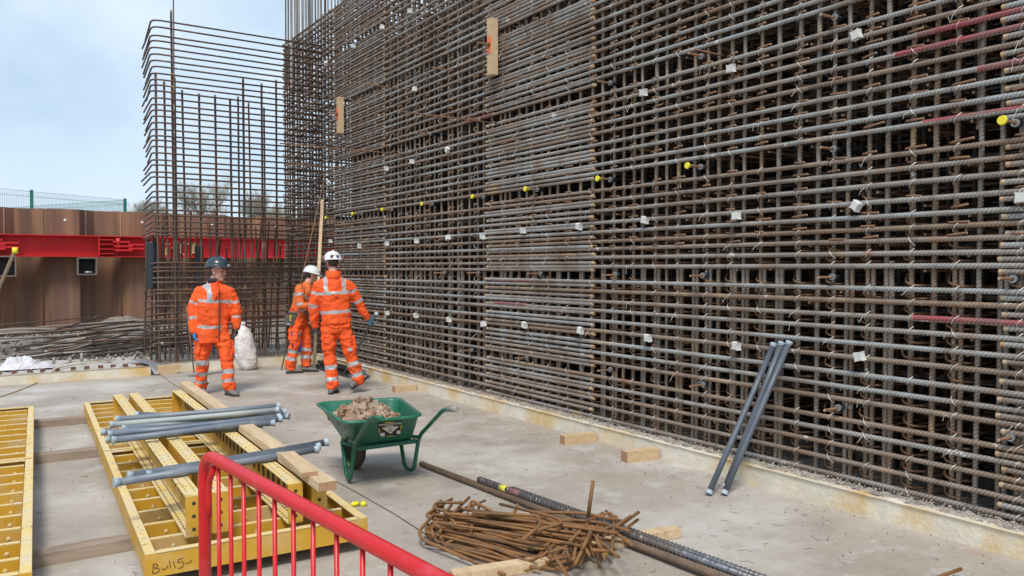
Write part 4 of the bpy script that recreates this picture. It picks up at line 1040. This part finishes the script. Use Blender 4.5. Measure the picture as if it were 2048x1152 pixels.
hb([(872, 1024, .12), (838, 1062, .08), (842, 1078, .06), (1010, 1150, .03)], 'rusty bar bowed round the near left of the heap')
hb([(1042, 1082, .2), (1082, 1050, .21), (1074, 1031, .2), (945, 1026, .19)], 'hooked bar with its bend uppermost on the heap')
hb([(1066, 1062, .2), (1128, 1046, .2), (1108, 1034, .2), (1000, 1008, .17)], 'hooked bar with an orange bend in the middle of the heap')
hb([(1000, 1032, .17), (942, 1000, .17), (936, 1022, .12)], 'bar bent up at the far left top of the heap')
hb([(926, 1006, .16), (872, 1004, .16), (866, 1016, .15), (900, 1024, .15)], 'flat open hook at the far left end of the heap')
hb([(1095, 1090, .15), (1140, 1160, .03)], 'dark bar crossing the heap towards the bottom edge')
hb([(1190, 1076, .14), (1228, 1112, .06), (1200, 1090, .05)], 'curled bar end beside the yellow cap right of the heap')
hb([(1860, 1160, .05), (1922, 1138, .05)], 'rusty bar end lying alone at the bottom right edge')
# spiral bars
def spiral(p, q, r, key, lab, pitch=.030, n=12, paint=None):
    p = Vector(p); q = Vector(q); t = thing('spiral_bar', lab, 'spiral bar', (p+q)/2)
    b = MB(); b.tube([p, q], r*.88, 14, 0, 1); part('core', b, [M[key], M['white']], t)
    d = (q-p).normalized(); u = d.cross(Vector((0, 0, 1))).normalized(); w = d.cross(u); L = (q-p).length; k = int(L/pitch*n); b = MB(); P = []
    for i in range(k): a = 2*math.pi*i/n; P.append(p+d*(pitch*i/n)+(u*math.cos(a)+w*math.sin(a))*r*.93)
    b.tube(P, r*.17, 4, 0); part('thread', b, M[key], t)
    if paint:
        for (f0, f1, m) in paint: bb = MB(); bb.tube([p.lerp(q, f0), p.lerp(q, f1)], r*.99, 14); part('paint_band', bb, M[m], t)
a = G(842, 926, .03); c = G(1360, 1150, .03)
spiral((a.x, a.y, .026), (a.x+.20, 2.1, .05), .0215, 'thread_rust', 'long rusty brown spiral bar lying furthest left under the heap', .018, 8)
a = G(958, 961, .065)
spiral((a.x, a.y, .075), (3.385, 2.1, .075), .024, 'thread', 'grey spiral bar with red and yellow paint at its far end', paint=[(.09, .115, 'yellow_cap'), (.125, .165, 'red_bar')])
spiral((a.x+.07, a.y-.35, .07), (3.45, 2.1, .07), .022, 'thread', 'grey spiral bar on the right of the painted one')
spiral((a.x+.0, a.y-.2, .025), (3.33, 2.1, .065), .018, 'thread_rust', 'dark spiral bar between the painted one and the long brown one', .024, 8)
b = MB(); p = G(1204, 1101, .06); b.tube([(p.x, p.y, .05), (p.x+.03, p.y, .06)], [.025, .03], 8); solid('plastic_cap', b, M['yellow_cap'], 'yellow plastic cap caught in the hooked bar heap', 'plastic cap')  # a yellow protective cap, lying loose in the heap
b = MB(); p = G(926, 1118); b.tube([(p.x+.012*math.cos(t), p.y+.012*math.sin(t), .012) for t in [k*.7 for k in range(9)]], .005, 6); solid('steel_ring', b, M['link'], 'small rusty ring lying on the slab left of the hooked bar heap', 'ring')
# bits of wire on the slab
b = MB(); rs = random.Random(9)
for i in range(240):
    x = rs.uniform(-1.2, 4.9); y = rs.uniform(2.4, 13); a = rs.random()*6.28; L = rs.uniform(.02, .09)
    b.tube([(x, y, .002), (x+math.cos(a)*L/2, y+math.sin(a)*L/2, .004), (x+math.cos(a+.5)*L, y+math.sin(a+.5)*L, .002)], .0012, 3, caps=False)
for i in range(1100):
    x = 5.0-abs(rs.gauss(0, .5)) if i % 3 else rs.uniform(-1.5, 4.9); y = rs.uniform(2.2, 13.5); s = .002+.005*rs.random()**2; k = len(b.v)
    for t in range(4):
        a = t*2.1+rs.random(); b.v.append((x+math.cos(a)*s, y+math.sin(a)*s, .001+(t % 2)*s))
    for q in ((0, 1, 2), (0, 2, 3), (0, 3, 1), (1, 3, 2)): b.f.append(tuple(k+a for a in q)); b.m.append(0); b.sm.append(False)
struct('slab_litter', b, M['hole'], 'stuff')

# ================================================================== PEOPLE
def ell(c, side, fwd, rx, ry, n=20, sq=1.0):
    out = []
    for k in range(n):
        a = 2*math.pi*k/n; ca, sa = math.cos(a), math.sin(a)
        ca = math.copysign(abs(ca)**sq, ca); sa = math.copysign(abs(sa)**sq, sa); out.append(c+side*(ca*rx)+fwd*(sa*ry))
    return out
def limb(b, pts, rr, n=14):
    """rounded tapered tube with hemispherical ends"""
    pts = [Vector(p) for p in pts]; d0 = (pts[0]-pts[1]).normalized(); d1 = (pts[-1]-pts[-2]).normalized()
    P = [pts[0]+d0*rr[0]*.9, pts[0]+d0*rr[0]*.6]+pts+[pts[-1]+d1*rr[-1]*.6, pts[-1]+d1*rr[-1]*.9]
    Rr = [rr[0]*.35, rr[0]*.8]+list(rr)+[rr[-1]*.8, rr[-1]*.35]; b.tube(P, Rr, n)
def finish(b, voxel, smooth_it=3, fold=0.0, fs=9.0, classify=None, mats=(), name='cloth', parent=None, foldz=1.0):
    me = b.mesh('tmp', []); ob = bpy.data.objects.new('tmp', me); COL.objects.link(ob)
    md = ob.modifiers.new('r', 'REMESH'); md.mode = 'VOXEL'; md.voxel_size = voxel; md.adaptivity = 0
    sm = ob.modifiers.new('s', 'SMOOTH'); sm.iterations = smooth_it; sm.factor = .5
    dg = bpy.context.evaluated_depsgraph_get(); ev = ob.evaluated_get(dg); m2 = bpy.data.meshes.new_from_object(ev)
    bpy.data.objects.remove(ob); bpy.data.meshes.remove(me)
    if fold:
        nrm = [v.normal.copy() for v in m2.vertices]
        for v, nn in zip(m2.vertices, nrm):
            p = v.co; q = Vector((p.x*fs, p.y*fs, p.z*fs*foldz))
            w = noise.noise(q+Vector((.6*noise.noise(q*.5), 0, .8*noise.noise(q*.7+Vector((7, 0, 0)))))) ; w2 = abs(noise.noise(q*2.1+Vector((3, 3, 3))))
            w3 = noise.noise(Vector((p.x*5, p.y*5, p.z*26+3*noise.noise(p*6))))
            v.co = p+nn*(fold*(w*1.2-w2*.8+w3*.45))
    for m_ in mats: m2.materials.append(m_)
    for p in m2.polygons:
        p.use_smooth = True
        if classify: p.material_index = classify(p.center)
    m2.update(); o = bpy.data.objects.new(name, m2); COL.objects.link(o)
    if parent: o.parent = parent
    return o
def segd(p, a, c):
    ab = c-a; t = max(0, min(1, (p-a).dot(ab)/ab.length_squared)); return (p-(a+ab*t)).length, t
def glove(parent, wrist, direc, palm, m, s=1.0, curl=.6, name='glove'):
    """five separate fingers curling towards the palm side"""
    d = direc.normalized(); pn = (palm-d*palm.dot(d)).normalized(); sd_ = d.cross(pn); b = MB()
    limb(b, [wrist-d*.02, wrist+d*.01*s], [.034*s, .034*s], 10)
    for k, (off, L) in enumerate(((-.032, .060), (-.011, .072), (.011, .070), (.031, .055))):
        base = wrist+d*.085*s+sd_*off*s; limb(b, [wrist+d*.02*s+sd_*off*.6*s, base], [.018*s, .0155*s], 8)
        p1 = base+(d*math.cos(curl)+pn*math.sin(curl))*L*.5*s; p2 = p1+(d*math.cos(curl*2.1)+pn*math.sin(curl*2.1))*L*.55*s
        limb(b, [base, p1, p2], [.0125*s, .0115*s, .0095*s], 8)
    tb_ = wrist+d*.03*s+sd_*-.035*s; limb(b, [wrist+d*.01*s, tb_, tb_+(d*.6-sd_*.6+pn*.5).normalized()*.035*s, tb_+(d*.9-sd_*.2+pn*.8).normalized()*.062*s], [.02*s, .017*s, .0135*s, .011*s], 8)
    return finish(b, .0055, 2, 0, name=name, mats=[m], parent=parent)
def boot(parent, ank, heel, toe, upv=Vector((0, 0, 1))):
    d = (toe-heel).normalized(); u = (upv-d*upv.dot(d)).normalized(); s = d.cross(u); b = MB(); L = (toe-heel).length; rg = []
    for t, w, h in ((0, .025, .05), (.03, .034, .085), (.25, .037, .105), (.42, .040, .095), (.6, .048, .072), (.8, .05, .058), (.93, .038, .048), (1, .018, .03)):
        c = heel+d*(L*t); rg.append([c+s*(w*math.copysign(abs(math.cos(a))**.8, math.cos(a)))+u*(.018+(h-.018)*.5+(h-.018)*.5*math.sin(a)) for a in [2*math.pi*k/14 for k in range(14)]])
    b.rings(rg); limb(b, [heel+d*L*.22+u*.06, ank], [.046, .05], 12)
    bo = finish(b, .009, 2, name='boot', mats=[M['boot']], parent=parent)
    b = MB(); b.rings([[c for c in [heel+d*(L*t)+s*(w*sg) for t, w, sg in ((0, .026, -1), (.1, .036, -1), (.4, .034, -1), (.65, .049, -1), (.9, .044, -1), (1.02, .012, -1), (1.02, .012, 1), (.9, .044, 1), (.65, .049, 1), (.4, .034, 1), (.1, .036, 1), (0, .026, 1))]], ][0:0] or
        [[heel+d*(L*t)+s*(w*sg)+u*z for t, w, sg in ((0, .026, -1), (.1, .036, -1), (.4, .034, -1), (.65, .049, -1), (.9, .044, -1), (1.02, .012, -1), (1.02, .012, 1), (.9, .044, 1), (.65, .049, 1), (.4, .034, 1), (.1, .036, 1), (0, .026, 1))] for z in (0, .022)], 0, True, False)
    part('sole', b, M['sole'], bo, local=True)
def head(parent, c, look, s=1.0, name='head', tiltf=0.0):
    """head with brow, nose, lips, jaw, ears; returns nothing"""
    f = look.normalized(); sdv = Vector((f.y, -f.x, 0)).normalized(); u = sdv.cross(f); b = MB()
    if u.z < 0: u = -u
    P = lambda a, bb, cc: c+sdv*(a*s)+f*(bb*s)+u*(cc*s)
    rot = Matrix((sdv, f, u)).transposed()
    b.ball(P(0, -.012, .035), .1*s, 0, 18, 12, (.78, .95, .86), rot)
    b.ball(P(0, .012, -.035), .08*s, 0, 16, 10, (.80, .93, 1.05), rot)
    b.ball(P(0, .048, -.088), .034*s, 0, 10, 8, (1.25, 1, .8), rot)            # chin
    b.ball(P(0, .076, .028), .03*s, 0, 10, 6, (1.9, .6, .5), rot)              # brow
    for k in (-1, 1): b.ball(P(.042*k, .052, -.022), .03*s, 0, 10, 6, (.9, .9, .8), rot); b.ball(P(.078*k, -.008, -.012), .03*s, 0, 8, 6, (.3, .65, 1.05), rot)
    limb(b, [P(0, .080, .018), P(0, .100, -.018)], [.010*s, .016*s], 8)
    b.ball(P(0, .082, -.052), .016*s, 0, 8, 6, (1.6, .8, .35), rot); b.ball(P(0, .079, -.064), .015*s, 0, 8, 6, (1.4, .8, .4), rot)
    limb(b, [P(0, -.015, -.06), P(0, -.035, -.17)], [.058*s, .062*s], 14)
    hd = finish(b, .0065, 2, name=name, mats=[M['skin'], M['hair']], parent=parent,
                classify=lambda q: 1 if ((q-c).dot(f) < -.028*s and (q-c).dot(u) > -.05*s and abs((q-c).dot(sdv)) < .085*s and not (abs((q-c).dot(sdv)) > .068*s and (q-c).dot(u) < .03*s)) else 0)
    b = MB()
    for k in (-1, 1): b.ball(P(.033*k, .079, .008), .0095*s, 0, 8, 6, (1.2, .7, .6), rot)
    part('eyes', b, M['black'], hd, local=True); b = MB()
    for k in (-1, 1): b.ball(P(.034*k, .089, .028), .008*s, 0, 8, 6, (2.2, .5, .45), rot)
    part('eyebrows', b, M['hair'], hd, local=True)
def helmet(parent, c, look, m, s=1.0, lean=0.0, muffs=False, badge=False, lamp=False):
    f = look.normalized(); sdv = Vector((f.y, -f.x, 0)).normalized(); u = sdv.cross(f)
    if u.z < 0: u = -u
    P = lambda a, bb, cc: c+sdv*(a*s)+f*(bb*s)+u*(cc*s); b = MB(); rg = []
    for t in range(0, 8):
        a = t/7*math.pi/2*.97; rg.append([P(.112*math.cos(a)*math.cos(q), -.008+.134*math.cos(a)*math.sin(q), .045+.112*math.sin(a)) for q in [2*math.pi*k/28 for k in range(28)]])
    brim = [[P(.112*math.cos(q)*k1_, -.008+.134*math.sin(q)*k1_+(.035*max(0, math.sin(q))**2 if k1_ > 1.01 else 0), .045+dz) for q in [2*math.pi*k/28 for k in range(28)]] for k1_, dz in ((.95, .0), (1.10, -.012), (1.10, -.006), (1.0, .004))]
    b.rings(brim[:1]+brim[1:]+rg[:]); o = part('hard_hat', b, m, parent, local=True)
    b = MB(); pts = [P(0, -.008+.137*math.cos(a), .047+.114*math.sin(a)) for a in [.35+k*.24 for k in range(11)]]; b.tube(pts, .008*s, 6); part('ridge', b, m, o, local=True)
    if badge:
        b = MB(); b.box(P(.0, .138, .062), (.05*s, .012*s, .018*s), rot=Matrix((sdv, f, u)).transposed()); part('badge', b, M['white'], o, local=True)
    if muffs:
        for k in (-1, 1):
            b = MB(); b.ball(P(.125*k, -.02, .055), .042*s, 0, 12, 8, (.5, 1, 1.05), Matrix((sdv, f, u)).transposed()); part('ear_defender', b, M['muff'], o, local=True)
            b = MB(); b.tube([P(.13*k, -.02, .06), P(.118*k, .01, .11)], .006, 6); part('muff_arm', b, M['black'], o, local=True)
        b = MB(); b.box(P(.03, -.128, .075), (.028*s, .02*s, .03*s), rot=Matrix((sdv, f, u)).transposed()); part('rear_clip', b, M['black'], o, local=True)
        b = MB(); b.ball(P(-.035, -.128, .075), .026*s, 0, 10, 6, (1, .4, 1), Matrix((sdv, f, u)).transposed()); part('rear_badge', b, M['muff'], o, local=True)
class Person:
    def __init__(s, foot_px, lab, scale=1.0):
        g = G(*foot_px); s.o = Vector((g.x, g.y, 0)); az = math.atan2(g.x, g.y)
        s.a = Vector((math.cos(az), -math.sin(az), 0)); s.b = Vector((-math.sin(az), -math.cos(az), 0))   # a: to the right as seen from the camera, b: towards it
        s.t = thing('person', lab, 'person', s.o)
    def p(s, a, b, z): return s.a*a+s.b*b+Vector((0, 0, z))       # in the person's own frame (world axes)
    def v(s, a, b, z=0): return (s.a*a+s.b*b+Vector((0, 0, z))).normalized()
def dress(P, side, J, bands, jm=('orange', 'silver'), brace=True, hem=.72, waist_r=(.19, .135), chest_r=(.215, .145), tm='orange', legbands=((.27, .21), (.15, .09)), seed=1, knee_band=None, facing=1, fold=.017):
    """J: joints in own frame"""
    fwd = Vector((-side.y, side.x, 0))*facing
    up = (J['neck']-J['pelvis']).normalized()
    # jacket
    b = MB(); tor = []
    hemc = J['pelvis']+up*(hem-J['pelvis'].z)/max(.5, up.z)
    n_ = 9
    for i in range(n_):
        t = i/(n_-1); c = hemc.lerp(J['neck'], t)
        pr = [(0, waist_r[0]*1.02, waist_r[1]*1.05), (.3, waist_r[0], waist_r[1]), (.62, chest_r[0], chest_r[1]), (.78, chest_r[0]*.96, chest_r[1]*.95), (.87, chest_r[0]*.80, chest_r[1]*.82), (.93, .13, .11), (1.0, .085, .08)]
        for (t0, x0, y0), (t1, x1, y1) in zip(pr, pr[1:]):
            if t0 <= t <= t1: k = (t-t0)/(t1-t0); rx = x0+(x1-x0)*k; ry = y0+(y1-y0)*k; break
        tor.append(ell(c, side, fwd, rx, ry, 24, .85))
    b.rings(tor)
    b.rings([ell(J['neck']-up*.02, side, fwd, .088, .085, 16), ell(J['neck']+up*.045, side, fwd, .078, .078, 16)])
    for k in 'lr':
        limb(b, [J['sh'+k], J['sh'+k].lerp(J['el'+k], .5), J['el'+k], J['el'+k].lerp(J['wr'+k], .6), J['wr'+k]], [.074, .080, .072, .068, .056])
        limb(b, [J['neck']-up*.055, J['sh'+k]], [.06, .074])
    def cj(q):
        best = None
        for k in 'lr':
            d1, t1 = segd(q, J['sh'+k], J['el'+k]); d2, t2 = segd(q, J['el'+k], J['wr'+k])
            if d1 < .095 and t1 > .25 or d2 < .085:
                if d1 <= d2: pos = t1
                else: pos = 1+t2
                if best is None or min(d1, d2) < best[0]: best = (min(d1, d2), pos)
        w = hemc+up*((q-hemc).dot(up)); lat = (q-w).dot(side); h = (q-hemc).dot(up)/(J['neck']-hemc).length
        inside = abs(lat) < chest_r[0]*.93
        if best and (not inside or best[0] < .07) and not (inside and h > .8):
            for (x0, x1) in bands['arm']:
                if x0 < best[1] < x1: return 1
            return 0
        for (x0, x1) in bands['body']:
            if x0 < h < x1: return 1
        if brace and h > bands['body'][-1][1]-.01 and .095 < abs(lat) < .145 and (brace != 'one' or lat < 0): return 1
        if (q-J['neck']).dot(up) > .035 and (q-w).length < .07: return 2
        return 0
    finish(b, .0125, 2, fold, 8.0, cj, [M[jm[0]], M[jm[1]], M['navy']], 'jacket', P.t, .8)
    # trousers
    b = MB(); wst = J['pelvis']
    b.rings([ell(wst-Vector((0, 0, .16)), side, fwd, .15, .125), ell(wst-Vector((0, 0, .08)), side, fwd, .18, .14), ell(wst+Vector((0, 0, .04)), side, fwd, .175, .13), ell(wst+Vector((0, 0, .14)), side, fwd, .165, .12)])
    for k in 'lr':
        hp, kn, an = J['hip'+k], J['kn'+k], J['an'+k]
        limb(b, [hp, hp.lerp(kn, .5), kn, kn.lerp(an, .55), an+(kn-an).normalized()*.03], [.112, .104, .088, .086, .082])
        if 'flare' in bands: limb(b, [an+(kn-an).normalized()*.08, an+(kn-an).normalized()*.02], [.085, .09])
    def ct(q):
        for k in 'lr':
            d, t = segd(q, J['kn'+k], J['an'+k])
            if d < .125:
                L = (J['kn'+k]-J['an'+k]).length; hgt = (1-t)*L
                o = 'l' if k == 'r' else 'r'; d2, _ = segd(q, J['kn'+o], J['an'+o])
                if d <= d2:
                    for (hi, lo) in legbands:
                        if lo < hgt+.08 < hi: return 1
        if knee_band:
            k, z0, z1 = knee_band; d, t = segd(q, J['hip'+k], J['kn'+k])
            if d < .14 and z0 < q.z < z1 and t > .3:
                return 1
        return 0
    finish(b, .0125, 2, fold*1.15, 8.5, ct, [M[tm], M['silver']], 'trousers', P.t, 1.5)
    # pockets
    for k, kk in (('l', 1), ('r', 1)):
        hp, kn = J['hip'+k], J['kn'+k]; out = side*(1 if (J['hip'+k]-J['pelvis']).dot(side) > 0 else -1)
        c = hp.lerp(kn, .62)+out*.085; b = MB(); zz = (hp-kn).normalized(); rot = Matrix((out, fwd, zz)).transposed()
        b.box(c, (.035, .15, .17), rot=rot); b.box(c+zz*.075+out*.008, (.035, .165, .055), rot=rot); finish(b, .009, 3, .003, 12, None, [M[tm]], 'cargo_pocket', P.t)
    # body under the clothes, one continuous mesh
    b = MB(); b.rings([ell(J['pelvis'], side, fwd, .13, .09), ell(J['pelvis'].lerp(J['neck'], .6), side, fwd, .15, .095), ell(J['neck'], side, fwd, .055, .055)])
    for k in 'lr':
        limb(b, [J['sh'+k], J['el'+k], J['wr'+k]], [.05, .04, .028]); limb(b, [J['hip'+k], J['kn'+k], J['an'+k]], [.08, .055, .04])
        limb(b, [J['neck']-up*.05, J['sh'+k]], [.05, .05])
        limb(b, [J['wr'+k], J['wr'+k]+(J['wr'+k]-J['el'+k]).normalized()*.04], [.028, .026]); limb(b, [J['an'+k], J['an'+k]-Vector((0, 0, .04))], [.035, .035])
    finish(b, .014, 2, name='body', mats=[M['skin']], parent=P.t)
    return fwd

# --- worker with the dark helmet, facing the camera, head turned to the right
P = Person((432, 789), 'worker in dark hard hat and orange suit, front view, one blue glove')
q = P.p
J = dict(pelvis=q(-.03, 0, .93), neck=q(.0, .0, 1.50), shl=q(-.20, -.02, 1.375), shr=q(.185, .03, 1.375), ell=q(-.285, -.03, 1.13), elr=q(.27, .02, 1.13),
         wrl=q(-.26, .06, .865), wrr=q(.265, .06, .90), hipl=q(-.125, 0, .86), hipr=q(.07, .02, .86), knl=q(-.165, .02, .50), knr=q(.14, .08, .50), anl=q(-.185, -.14, .10), anr=q(.165, .12, .10))
side = P.v(.91, -.42)
dress(P, side, J, dict(arm=[(.52, .64), (1.34, 1.48)], body=[(.24, .292), (.665, .718)], flare=1), hem=.70, waist_r=(.215, .155), chest_r=(.225, .155), knee_band=('l', .40, .47), legbands=((.33, .27), (.20, .155)), facing=-1, brace='one')
hc = q(.035, .02, 1.645); look = P.v(.90, .42, -.06); head(P.t, hc, look, 1.12); helmet(P.t, hc+Vector((0, 0, .02)), P.v(.90, .42, -.04), M['hel_dark'], 1.14, badge=True)
b = MB(); c0 = J['neck']; b.rings([ell(c0+Vector((0, 0, -.0)), side, P.v(0.15, .97), .10, .09, 18), ell(c0+Vector((0, 0, .055)), side, P.v(.15, .97), .09, .085, 18), ell(c0+Vector((0, 0, .06)), side, P.v(.15, .97), .075, .07, 18), ell(c0+Vector((0, 0, .0)), side, P.v(.15, .97), .07, .06, 18)]); part('collar', b, M['navy'], P.t, local=True)
b = MB(); fz = P.v(.15, .97); b.beam(q(.055, .150, 1.41), q(.045, .150, .73), .008, .010); part('zip', b, M['navy'], P.t, local=True)
glove(P.t, J['wrl'], P.v(.10, .15, -1), P.v(1, .2), M['glove_blue'], 1.08, .55); glove(P.t, J['wrr'], P.v(.0, .10, -1), P.v(-1, .2), M['glove_dark'], 1.05, .6)
boot(P.t, J['anl'], q(-.20, -.20, .0), q(-.13, .06, .0)); boot(P.t, J['anr'], q(.13, .07, .0), q(.27, .30, .0))
for (x, z) in ((-.075, 1.12),):
    b = MB(); b.box(q(x, .150+(.01 if z < 1.1 else 0), z), (.12, .008, .09 if z > 1.1 else .11), rot=Matrix((side, P.v(0, 1), Vector((0, 0, 1)))).transposed()); finish(b, .007, 3, .002, 12, None, [M['orange']], 'pocket', P.t)

# --- walking worker seen from behind, white helmet
P = Person((668, 787), 'walking worker seen from behind, white hard hat with ear defenders, holding grey tube')
q = P.p
J = dict(pelvis=q(.035, .0, .98), neck=q(.0, .0, 1.59), shl=q(-.20, .0, 1.455), shr=q(.20, .0, 1.465), ell=q(-.265, -.02, 1.18), elr=q(.33, -.05, 1.24),
         wrl=q(-.245, -.06, .92), wrr=q(.45, -.08, 1.02), hipl=q(-.06, .0, .92), hipr=q(.125, .0, .92), knl=q(-.05, -.05, .52), knr=q(.215, .0, .54), anl=q(-.02, .02, .10), anr=q(.335, -.02, .17))
side = P.v(.99, -.12)
dress(P, side, J, dict(arm=[(.28, .41), (.88, 1.0), (1.0, 1.05)], body=[(.21, .28), (.61, .675)], flare=1), hem=.95, waist_r=(.195, .14), chest_r=(.23, .15), knee_band=None, legbands=((.36, .305), (.20, .145)), facing=1)
hc = q(-.01, -.03, 1.755); look = P.v(-.25, -.97, -.1); head(P.t, hc, look, 1.0); helmet(P.t, hc, look, M['hel_white'], 1.07, muffs=True)
b = MB(); c0 = J['neck']; b.rings([ell(c0+Vector((0, 0, -.05)), side, P.v(.12, .99), .125, .11, 18), ell(c0+Vector((0, 0, .0)), side, P.v(.12, .99), .10, .098, 18), ell(c0+Vector((0, 0, .06)), side, P.v(.12, .99), .098, .095, 18), ell(c0+Vector((0, 0, .065)), side, P.v(.12, .99), .085, .08, 18), ell(c0+Vector((0, 0, .0)), side, P.v(.12, .99), .07, .06, 18)]); part('collar', b, M['orange'], P.t, local=True)
glove(P.t, J['wrl'], P.v(.08, -.05, -1), P.v(1, -.2), M['glove_dark'], 1.05, .75); glove(P.t, J['wrr'], P.v(.55, -.1, -.85), P.v(.6, .8), M['glove_teal'], 1.05, .8)
boot(P.t, J['anl'], q(-.05, .10, .0), q(.03, -.18, .0)); boot(P.t, J['anr'], q(.24, .02, .045), q(.46, -.10, .20), Vector((-.5, 0, 1)))
b = MB(); b.box(q(.215, .09, .60), (.06, .03, .045), rot=Matrix((side, P.v(0, 1), Vector((0, 0, 1)))).transposed()); part('pocket_tape', b, M['silver'], P.t, local=True)
hw = P.o
pA = G(688, 752); pA = Vector((pA.x, pA.y, .02)); hand = P.o+q(.495, -.09, .925); dd = (hand-pA); pB = hand+dd.normalized()*.33
spacer_tube(pA, pB, 'dark grey tube held slanting by the walking worker', 'tube_dark', .019)

# --- stooping worker behind, white helmet, tool belt
P = Person((597, 745), 'stooping worker with tool belt, white hard hat, half hidden behind the walking one')
q = P.p
J = dict(pelvis=q(.00, .0, .93), neck=q(.14, -.05, 1.42), shl=q(.03, .12, 1.36), shr=q(.13, -.17, 1.36), ell=q(.04, .20, 1.09), elr=q(.2, -.2, 1.1),
         wrl=q(.26, .12, 1.06), wrr=q(.40, -.15, 1.08), hipl=q(-.03, .08, .86), hipr=q(.05, -.09, .86), knl=q(-.06, .12, .48), knr=q(.13, -.06, .48), anl=q(-.13, .08, .10), anr=q(.12, -.06, .10))
side = P.v(.35, -.94)
dress(P, side, J, dict(arm=[(.30, .46), (.86, 1.0)], body=[(.12, .2), (.55, .63)], flare=1), jm=('orange_worn', 'silver'), brace=False, hem=.93, waist_r=(.17, .135), chest_r=(.20, .145), legbands=((.38, .32), (.26, .20)), knee_band=('l', .60, .66), facing=1)
hc = q(.215, -.06, 1.56); look = P.v(.93, -.35, -.28); head(P.t, hc, look, .98); helmet(P.t, hc, look, M['hel_white'], 1.05)
glove(P.t, J['wrl'], P.v(.9, -.2, -.2), P.v(0, -1, -.3), M['glove_dark'], 1, .9); glove(P.t, J['wrr'], P.v(.9, -.2, .2), P.v(0, 1, -.3), M['glove_dark'], 1, .9)
boot(P.t, J['anl'], q(-.19, .12, .0), q(.07, .05, .0)); boot(P.t, J['anr'], q(.05, -.04, .0), q(.32, -.02, .0))
b = MB(); b.rings([ell(J['pelvis']+Vector((0, 0, z)), side, P.v(.94, .35), .185, .15, 20) for z in (.02, .07)]); part('tool_belt', b, M['belt'], P.t, local=True)
b = MB(); b.box(q(-.07, .15, .86), (.15, .09, .17)); b.box(q(-.15, .08, .86), (.10, .1, .14)); finish(b, .01, 3, .006, 10, None, [M['belt']], 'pouch', P.t)
b = MB(); b.box(q(-.11, .20, .90), (.04, .02, .09)); part('yellow_tool', b, M['yellow_cap'], P.t, local=True)
b = MB(); b.tube([q(-.19, .19, .80), q(-.08, .2, .79)], .014, 8); part('hammer_head', b, M['galv'], P.t, local=True)
b = MB(); b.tube([q(-.10, .19, .70), q(-.08, .18, .42)], [.012, .02], 8); part('hammer_grip', b, mat('purple_grip', (.12, .04, .12), .6), P.t, local=True)
b = MB(); p = G(643, 694, .45); b.tube([(p.x+.02, 13.1, .42), (p.x+.05, 13.25, .42)], .14, 16); solid('blue_lid', b, M['blue_plastic'], 'round blue plastic lid behind the timber pole in the corner', 'lid')
bpy.context.view_layer.update()
